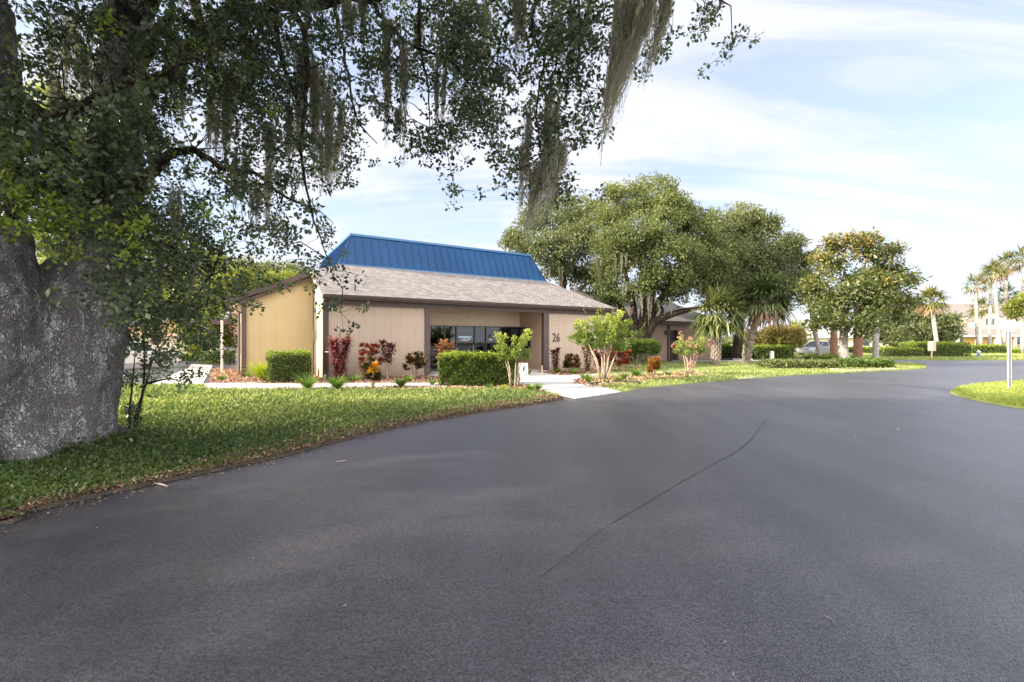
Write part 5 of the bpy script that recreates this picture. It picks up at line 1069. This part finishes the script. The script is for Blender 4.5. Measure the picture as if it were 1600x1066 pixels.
# ---- hedges and ground plants on the right
hedge(1258, 577.5, 3.4, 1.3, .30, 0, 6500, 'low spreading juniper bed left of the magnolia', L=.13, round_=.22, new=0, name='low_shrub_bed', m=M['midoak_leaf'])
hedge(1362, 576.5, 2.3, 1.5, .34, 0, 6500, 'low spreading juniper bed right of the magnolia', L=.13, round_=.22, new=0, name='low_shrub_bed', m=M['hedge_leaf'])
hedge(1305, 567.5, 3.0, 1.0, .36, 0, 3500, 'thin strip of ground cover behind the magnolia trunk', L=.12, round_=.12, new=.1, name='low_shrub_bed')
sheet('magnolia_mulch', smooth_poly([gp(1288,577.5), gp(1300,570.5), gp(1320,568), gp(1345,571), gp(1372,578), gp(1330,579.5), gp(1302,579)], 3), .045, mat('dark_mulch', (.055, .035, .026), .95, (.14, .08, .05), 9, bump=1, bscale=40), .02)
hedge(1211, 562.5, 3.1, 1.3, 1.0, .1, 7000, 'clipped hedge behind the white bollard', L=.12, round_=.1)
hedge(1416, 559.5, 3.0, 1.0, .76, 0, 4200, 'short clipped hedge left of the small notice board', L=.13, round_=.18, new=.9, m=M['midoak_leaf'])
hedge(1484, 559.5, 3.7, 3.0, 1.22, .05, 8200, 'broad dark mounded hedge right of the small notice board', L=.13, round_=.12)
hedge(1549, 553.8, 3.4, 1.2, .9, 0, 4000, 'dark hedge behind the hydrant', L=.15, round_=.14)
hedge(1344, 552.6, 8.5, 1.0, .62, 0, 5000, 'long low hedge far behind the magnolia trunk', L=.16, round_=.14)
hedge(1135, 560.5, 1.6, 1.3, 1.1, 0, 3000, 'dark clipped bush between the two booted palms', L=.13, round_=.14, round_top=True)
hedge(1575, 552, 3.0, .8, .35, 0, 1500, 'yellow low border plants at the foot of the tall palms', L=.15, m=M['blade_y'], new=0, name='low_shrub_bed')
x, y = gp(1206, 571.5)
bl = empty('bollard', (x, y, 0), 0, 'white bollard in front of the clipped hedge', 'bollard'); MB().lathe([(.12, 0), (.12, .78)], n=14).build('post', M['white_paint'], bl); MB().lathe([(.125, .782), (.10, .84), (.02, .86)], n=14).build('cap', M['white_paint'], bl, True)
for px in (1128, 1160):
    x, y = gp(px, 563.2); tag(MB().box(x-.75, x+.75, y-.08, y+.08, .012, .14).build('wheel_stop', M['edging'] if px < 1140 else M['concrete'], bevel=.02), 'dark wheel stop behind the left booted palm' if px < 1140 else 'pale concrete wheel stop between the booted palms', 'wheel stop')
x, y = gp(1455.5, 562.3)
nb = empty('notice_board', (x, y, 0), 0, 'small tan notice board on a post between two hedges', 'sign'); MB().box(-.06, .06, -.03, .03, 0, .70).build('post', mat('tan_post', (.45, .28, .2), .7), nb); bp_ = MB().box(-.30, .30, -.04, .04, .68, 1.45).build('board', mat('pale_tan', (.66, .55, .42), .6), nb, bevel=.01); MB().box(.12, .302, -.047, -.042, .70, 1.43).build('board_band', mat('salmon', (.62, .36, .28), .6), bp_)
x, y = gp(1529, 559.8)
hy = empty('fire_hydrant', (x, y, 0), 0, 'blue hydrant with white bonnet at the far road edge', 'hydrant')
hb = mat('hydrant_blue', (.05, .16, .42), .4); MB().lathe([(.17, 0), (.17, .04), (.11, .06), (.11, .42), (.14, .44), (.14, .47)], n=14).build('barrel', hb, hy, True); MB().lathe([(.14, .472), (.15, .52), (.10, .60), (.04, .64), (.03, .68)], n=14).build('bonnet', M['white_paint'], hy, True)
for v in ((1, 0), (-1, 0), (0, -1)): MB().tube([(v[0]*.09, v[1]*.09, .36), (v[0]*.19, v[1]*.19, .36)], .055, 10).build('outlet', M['white_paint'], hy)

# ---- parked cars
def car(x, y, rz, label, paint, sc=1.0):
    o = empty('parked_car', (x, y, 0), rz, label, 'car'); o.scale = (sc, sc, sc)
    body = [(-2.25,.35),(-2.28,.62),(-2.2,.86),(-1.55,.92),(-1.0,.95),(1.0,.93),(1.9,.84),(2.22,.68),(2.28,.40),(2.2,.28),(-2.15,.25)]
    MB().prism([(a, -.88, b) for a, b in body], (0, 1.76, 0)).build('body', paint, o, bevel=.07)
    cb_ = MB(); bt = [(-1.75,.90),(1.15,.90),(.45,1.40),(-1.0,1.42)]
    lo = [(-1.75,-.82,.9),(1.15,-.82,.9),(1.15,.82,.9),(-1.75,.82,.9)]; hi = [(-1.05,-.62,1.36),(.42,-.62,1.36),(.42,.62,1.36),(-1.05,.62,1.36)]
    cb_.hexa(lo, hi); cb_.build('window', M['dark_glass'], o, bevel=.03)
    rf = MB(); rf.hexa([(-1.12,-.66,1.362),(.50,-.66,1.362),(.50,.66,1.362),(-1.12,.66,1.362)], [(-1.0,-.58,1.43),(.35,-.58,1.43),(.35,.58,1.43),(-1.0,.58,1.43)]); rf.build('roof', paint, o, bevel=.03)
    for sy_ in (-1, 1):
        for (a, b_) in (((1.12,.9), (.44,1.37)), ((-.2,.9), (-.25,1.37)), ((-1.72,.9), (-1.06,1.37))):
            MB().tube([(a[0], sy_*.83, a[1]), (b_[0], sy_*.635, b_[1])], .035, 6).build('pillar', paint, o)
        MB().box(2.16, 2.27, sy_*.62-.16, sy_*.62+.16, .60, .74).build('headlight', M['white_paint'], o, bevel=.02); MB().box(-2.29, -2.2, sy_*.66-.14, sy_*.66+.14, .64, .78).build('tail_light', mat('tail_red', (.35, .02, .02), .3), o)
    for a in (-1.4, 1.4):
        for sy_ in (-1, 1):
            wh = MB().tube([(a, sy_*.70, .32), (a, sy_*.90, .32)], .32, 22).build('wheel', M['dark'], o, bevel=.02); MB().tube([(a, sy_*.901, .32), (a, sy_*.915, .32)], .2, 16).build('rim', pm, wh)
    return o
x, y = gp(1270, 556.6); car(x+.6, y, PI+.42, 'dark silver sedan parked beyond the leaning palm', mat('silver_paint', (.32, .33, .35), .25, metal=.5, spec=.6))
x, y = gp(226, 577); car(x-1.0, y, 1.2, 'white car mostly hidden behind the sapling at the left', M['white_paint'])

# ---- second building behind the spreading oak
bo = Vector((11.75, 33.7, 0))-Vector((.8545, .5195, 0))*13
B2 = empty('brick_building', bo, ANG, 'low tan brick building behind the spreading oak with dark doorway', 'building')
w = MB(); w.box(0, 12.9, 0, .2, 0, 2.7); w.box(13.9, 18.2, 0, .2, 0, 2.7); w.box(12.9, 13.9, 0, .2, 2.25, 2.7); w.box(18.0, 18.2, .2, 9, 0, 2.7); w.box(0, .2, .2, 9, 0, 2.7); w.box(.2, 18, 8.8, 9, 0, 2.7); w.build('wall', M['brick_siding'], B2)
MB().box(12.9, 13.9, .25, .4, 0, 2.3).build('door', mat('dark_brown_door', (.035, .018, .015), .6), B2)
MB().box(12.62, 12.86, -.08, -.002, 0, 2.68).build('post', M['post'], B2); MB().box(12.35, 12.5, -.14, -.002, 1.9, 2.2).build('wall_lamp', M['post'], B2)
MB().box(-.6, 18.8, -.62, -.56, 2.62, 2.9).build('fascia', M['brown'], B2); MB().box(-.6, 18.8, -.56, .0, 2.71, 2.74).build('soffit', M['brown'], B2)
MB().add([(-.6,-.6,2.88),(18.8,-.6,2.88),(16.5,4.5,5.3),(1.5,4.5,5.3),(-.6,9.6,2.88),(18.8,9.6,2.88)], [(0,1,2,3),(5,4,3,2),(1,5,2),(4,0,3)]).build('roof', mat('grey_shingle', (.20, .18, .17), .9, (.15, .14, .13), 6, bump=.4, bscale=20), B2)
# ---- yellow house far right
hx, hyy = 103.0, 110.0
YH = empty('yellow_house', (hx, hyy, 0), -.12, 'yellow house with white gables and grey-brown roof at the far right', 'house')
yw = mat('yellow_stucco', (.62, .36, .11), .8, (.68, .42, .14), .4); cw = mat('cream_stucco', (.66, .60, .46), .8); gr = mat('brown_roof', (.20, .175, .165), .9, (.16, .14, .13), 1.5)
MB().box(0, 34, 2, 14, 0, 3.0).build('wall', yw, YH)
MB().add([(-1,0,2.7),(35,0,2.7),(35,5.5,5.4),(-1,5.5,5.4)], [(0,1,2,3)]).build('porch_roof', gr, YH)
MB().box(-1, 35, -.15, .05, 2.45, 2.75).build('fascia', M['white_paint'], YH)
MB().add([(-.5,5,7.6),(35,5,7.6),(35,11,11.2),(-.5,11,11.2),(35,16,7.6),(-.5,16,7.6)], [(0,1,2,3),(3,2,4,5),(0,3,5),(1,4,2)]).build('roof', gr, YH)
MB().box(.2, 34, 5.3, 15, 3.0, 7.6).build('upper_wall', cw, YH)
for k, (a, b_) in enumerate(((.4, 5.6), (10.6, 17.4), (20.5, 26.5))):
    gm_ = MB(); gm_.prism([(a,3.6,4.4),(b_,3.6,4.4),(b_,3.6,6.6),((a+b_)/2,3.6,8.9),(a,3.6,6.6)], (0,1.6,0)); go = gm_.build('gable', cw, YH)
    MB().prism([(a-.4,3.3,6.3),((a+b_)/2,3.3,8.95),(b_+.4,3.3,6.3),(b_+.4,3.3,6.7),((a+b_)/2,3.3,9.4),(a-.4,3.3,6.7)], (0,5,0)).build('gable_roof', gr, go)
    for q in ((-1.0, .2) if k else (-.6,)):
        wx = (a+b_)/2+q; fr = MB().box(wx, wx+1.0, 3.5, 3.598, 5.3, 7.1).build('window', M['white_paint'], YH); MB().box(wx+.12, wx+.46, 3.47, 3.498, 5.4, 7.0).build('pane', M['dark_glass'], fr); MB().box(wx+.54, wx+.88, 3.47, 3.498, 5.4, 7.0).build('pane', M['dark_glass'], fr)
for i in range(9): MB().box(.2+i*4.1, .6+i*4.1, .1, .5, 0, 2.5).build('column', M['white_paint'], YH)
for i in range(8): fr = MB().box(1.6+i*4.1, 3.0+i*4.1, 1.9, 1.998, .6, 2.1).build('window', M['white_paint'], YH); MB().box(1.75+i*4.1, 2.85+i*4.1, 1.87, 1.898, .7, 2.0).build('pane', M['dark_glass'], fr)
# ---- pale low house beyond the parked car
PH = empty('pale_house', (43, 72, 0), -.1, 'low pale house far behind the parked car and magnolia', 'house')
MB().box(0, 16, 0, 8, 0, 2.0).build('wall', mat('pale_stucco', (.78, .72, .60), .8), PH); MB().add([(-.6,-.6,1.95),(16.6,-.6,1.95),(15,4,3.4),(1,4,3.4),(-.6,8.6,1.95),(16.6,8.6,1.95)], [(0,1,2,3),(5,4,3,2),(1,5,2),(4,0,3)]).build('roof', mat('pale_roof', (.62, .57, .5), .8), PH)
for i in range(3): MB().box(2+i*4.6, 3.4+i*4.6, -.03, -.002, .7, 1.6).build('window', M['dark_glass'], PH)
# ---- red roofed house and fence at far left
RH = empty('red_roofed_house', (-50, 56, 0), .1, 'house with faded red roof seen through the sapling at far left', 'house')
MB().box(0, 14, 0, 8, 0, 2.2).build('wall', mat('peach_stucco', (.62, .50, .38), .8), RH); MB().add([(-.6,-.6,2.1),(14.6,-.6,2.1),(12,4,4.0),(2,4,4.0),(-.6,8.6,2.1),(14.6,8.6,2.1)], [(0,1,2,3),(5,4,3,2),(1,5,2),(4,0,3)]).build('roof', mat('red_roof', (.46, .20, .15), .8), RH)
MB().box(10.5, 12, -.03, -.002, .7, 1.7).build('window', mat('teal_glass', (.2, .42, .42), .2), RH)
fx0 = wp(190, 560, 38); fe = empty('fence', (fx0.x, 38, 0), -.03, 'cream vertical bar fence beyond the driveway at far left', 'fence'); fm = MB()
for i in range(60): fm.box(i*.14, i*.14+.03, 0, .03, .05, 1.15)
fm.box(0, 8.4, -.01, .0-.001, .25, .31); fm.box(0, 8.4, -.01, -.001, 1.0, 1.06); fm.build('bars', mat('cream_metal', (.62, .54, .42), .6), fe)
for i in range(5): MB().box(i*2.1-.05, i*2.1+.05, .035, .13, 0, 1.25).build('post', M['cream'], fe)
hedge(300, 566, 2.0, .6, .40, 0, 1500, 'dark low shrubs at the far end of the driveway', L=.12, name='low_shrub_bed', new=0)
hedge(334, 570, 1.6, .8, .72, 0, 1800, 'dark shrub between driveway and white pole', L=.11, name='low_shrub_bed', new=0)
# ---- far treeline that closes the horizon
n = 2600; th = np.radians(RNG.uniform(-56, 60, n)); R = RNG.uniform(235, 265, n); hgt = 6.2+2.2*np.sin(th*9)+1.6*np.sin(th*23+1)+1.2*np.sin(th*41)
C = np.stack([np.sin(th)*R, np.cos(th)*R, RNG.random(n)**.8*hgt*(.7+.3*RNG.random(n))], 1)
o = foliage('far_trees', C, 2.4, 16, 1.5, .5, M['grey_oak_leaf'], None); tag(o, 'distant band of trees along the horizon', 'trees', kind='stuff')
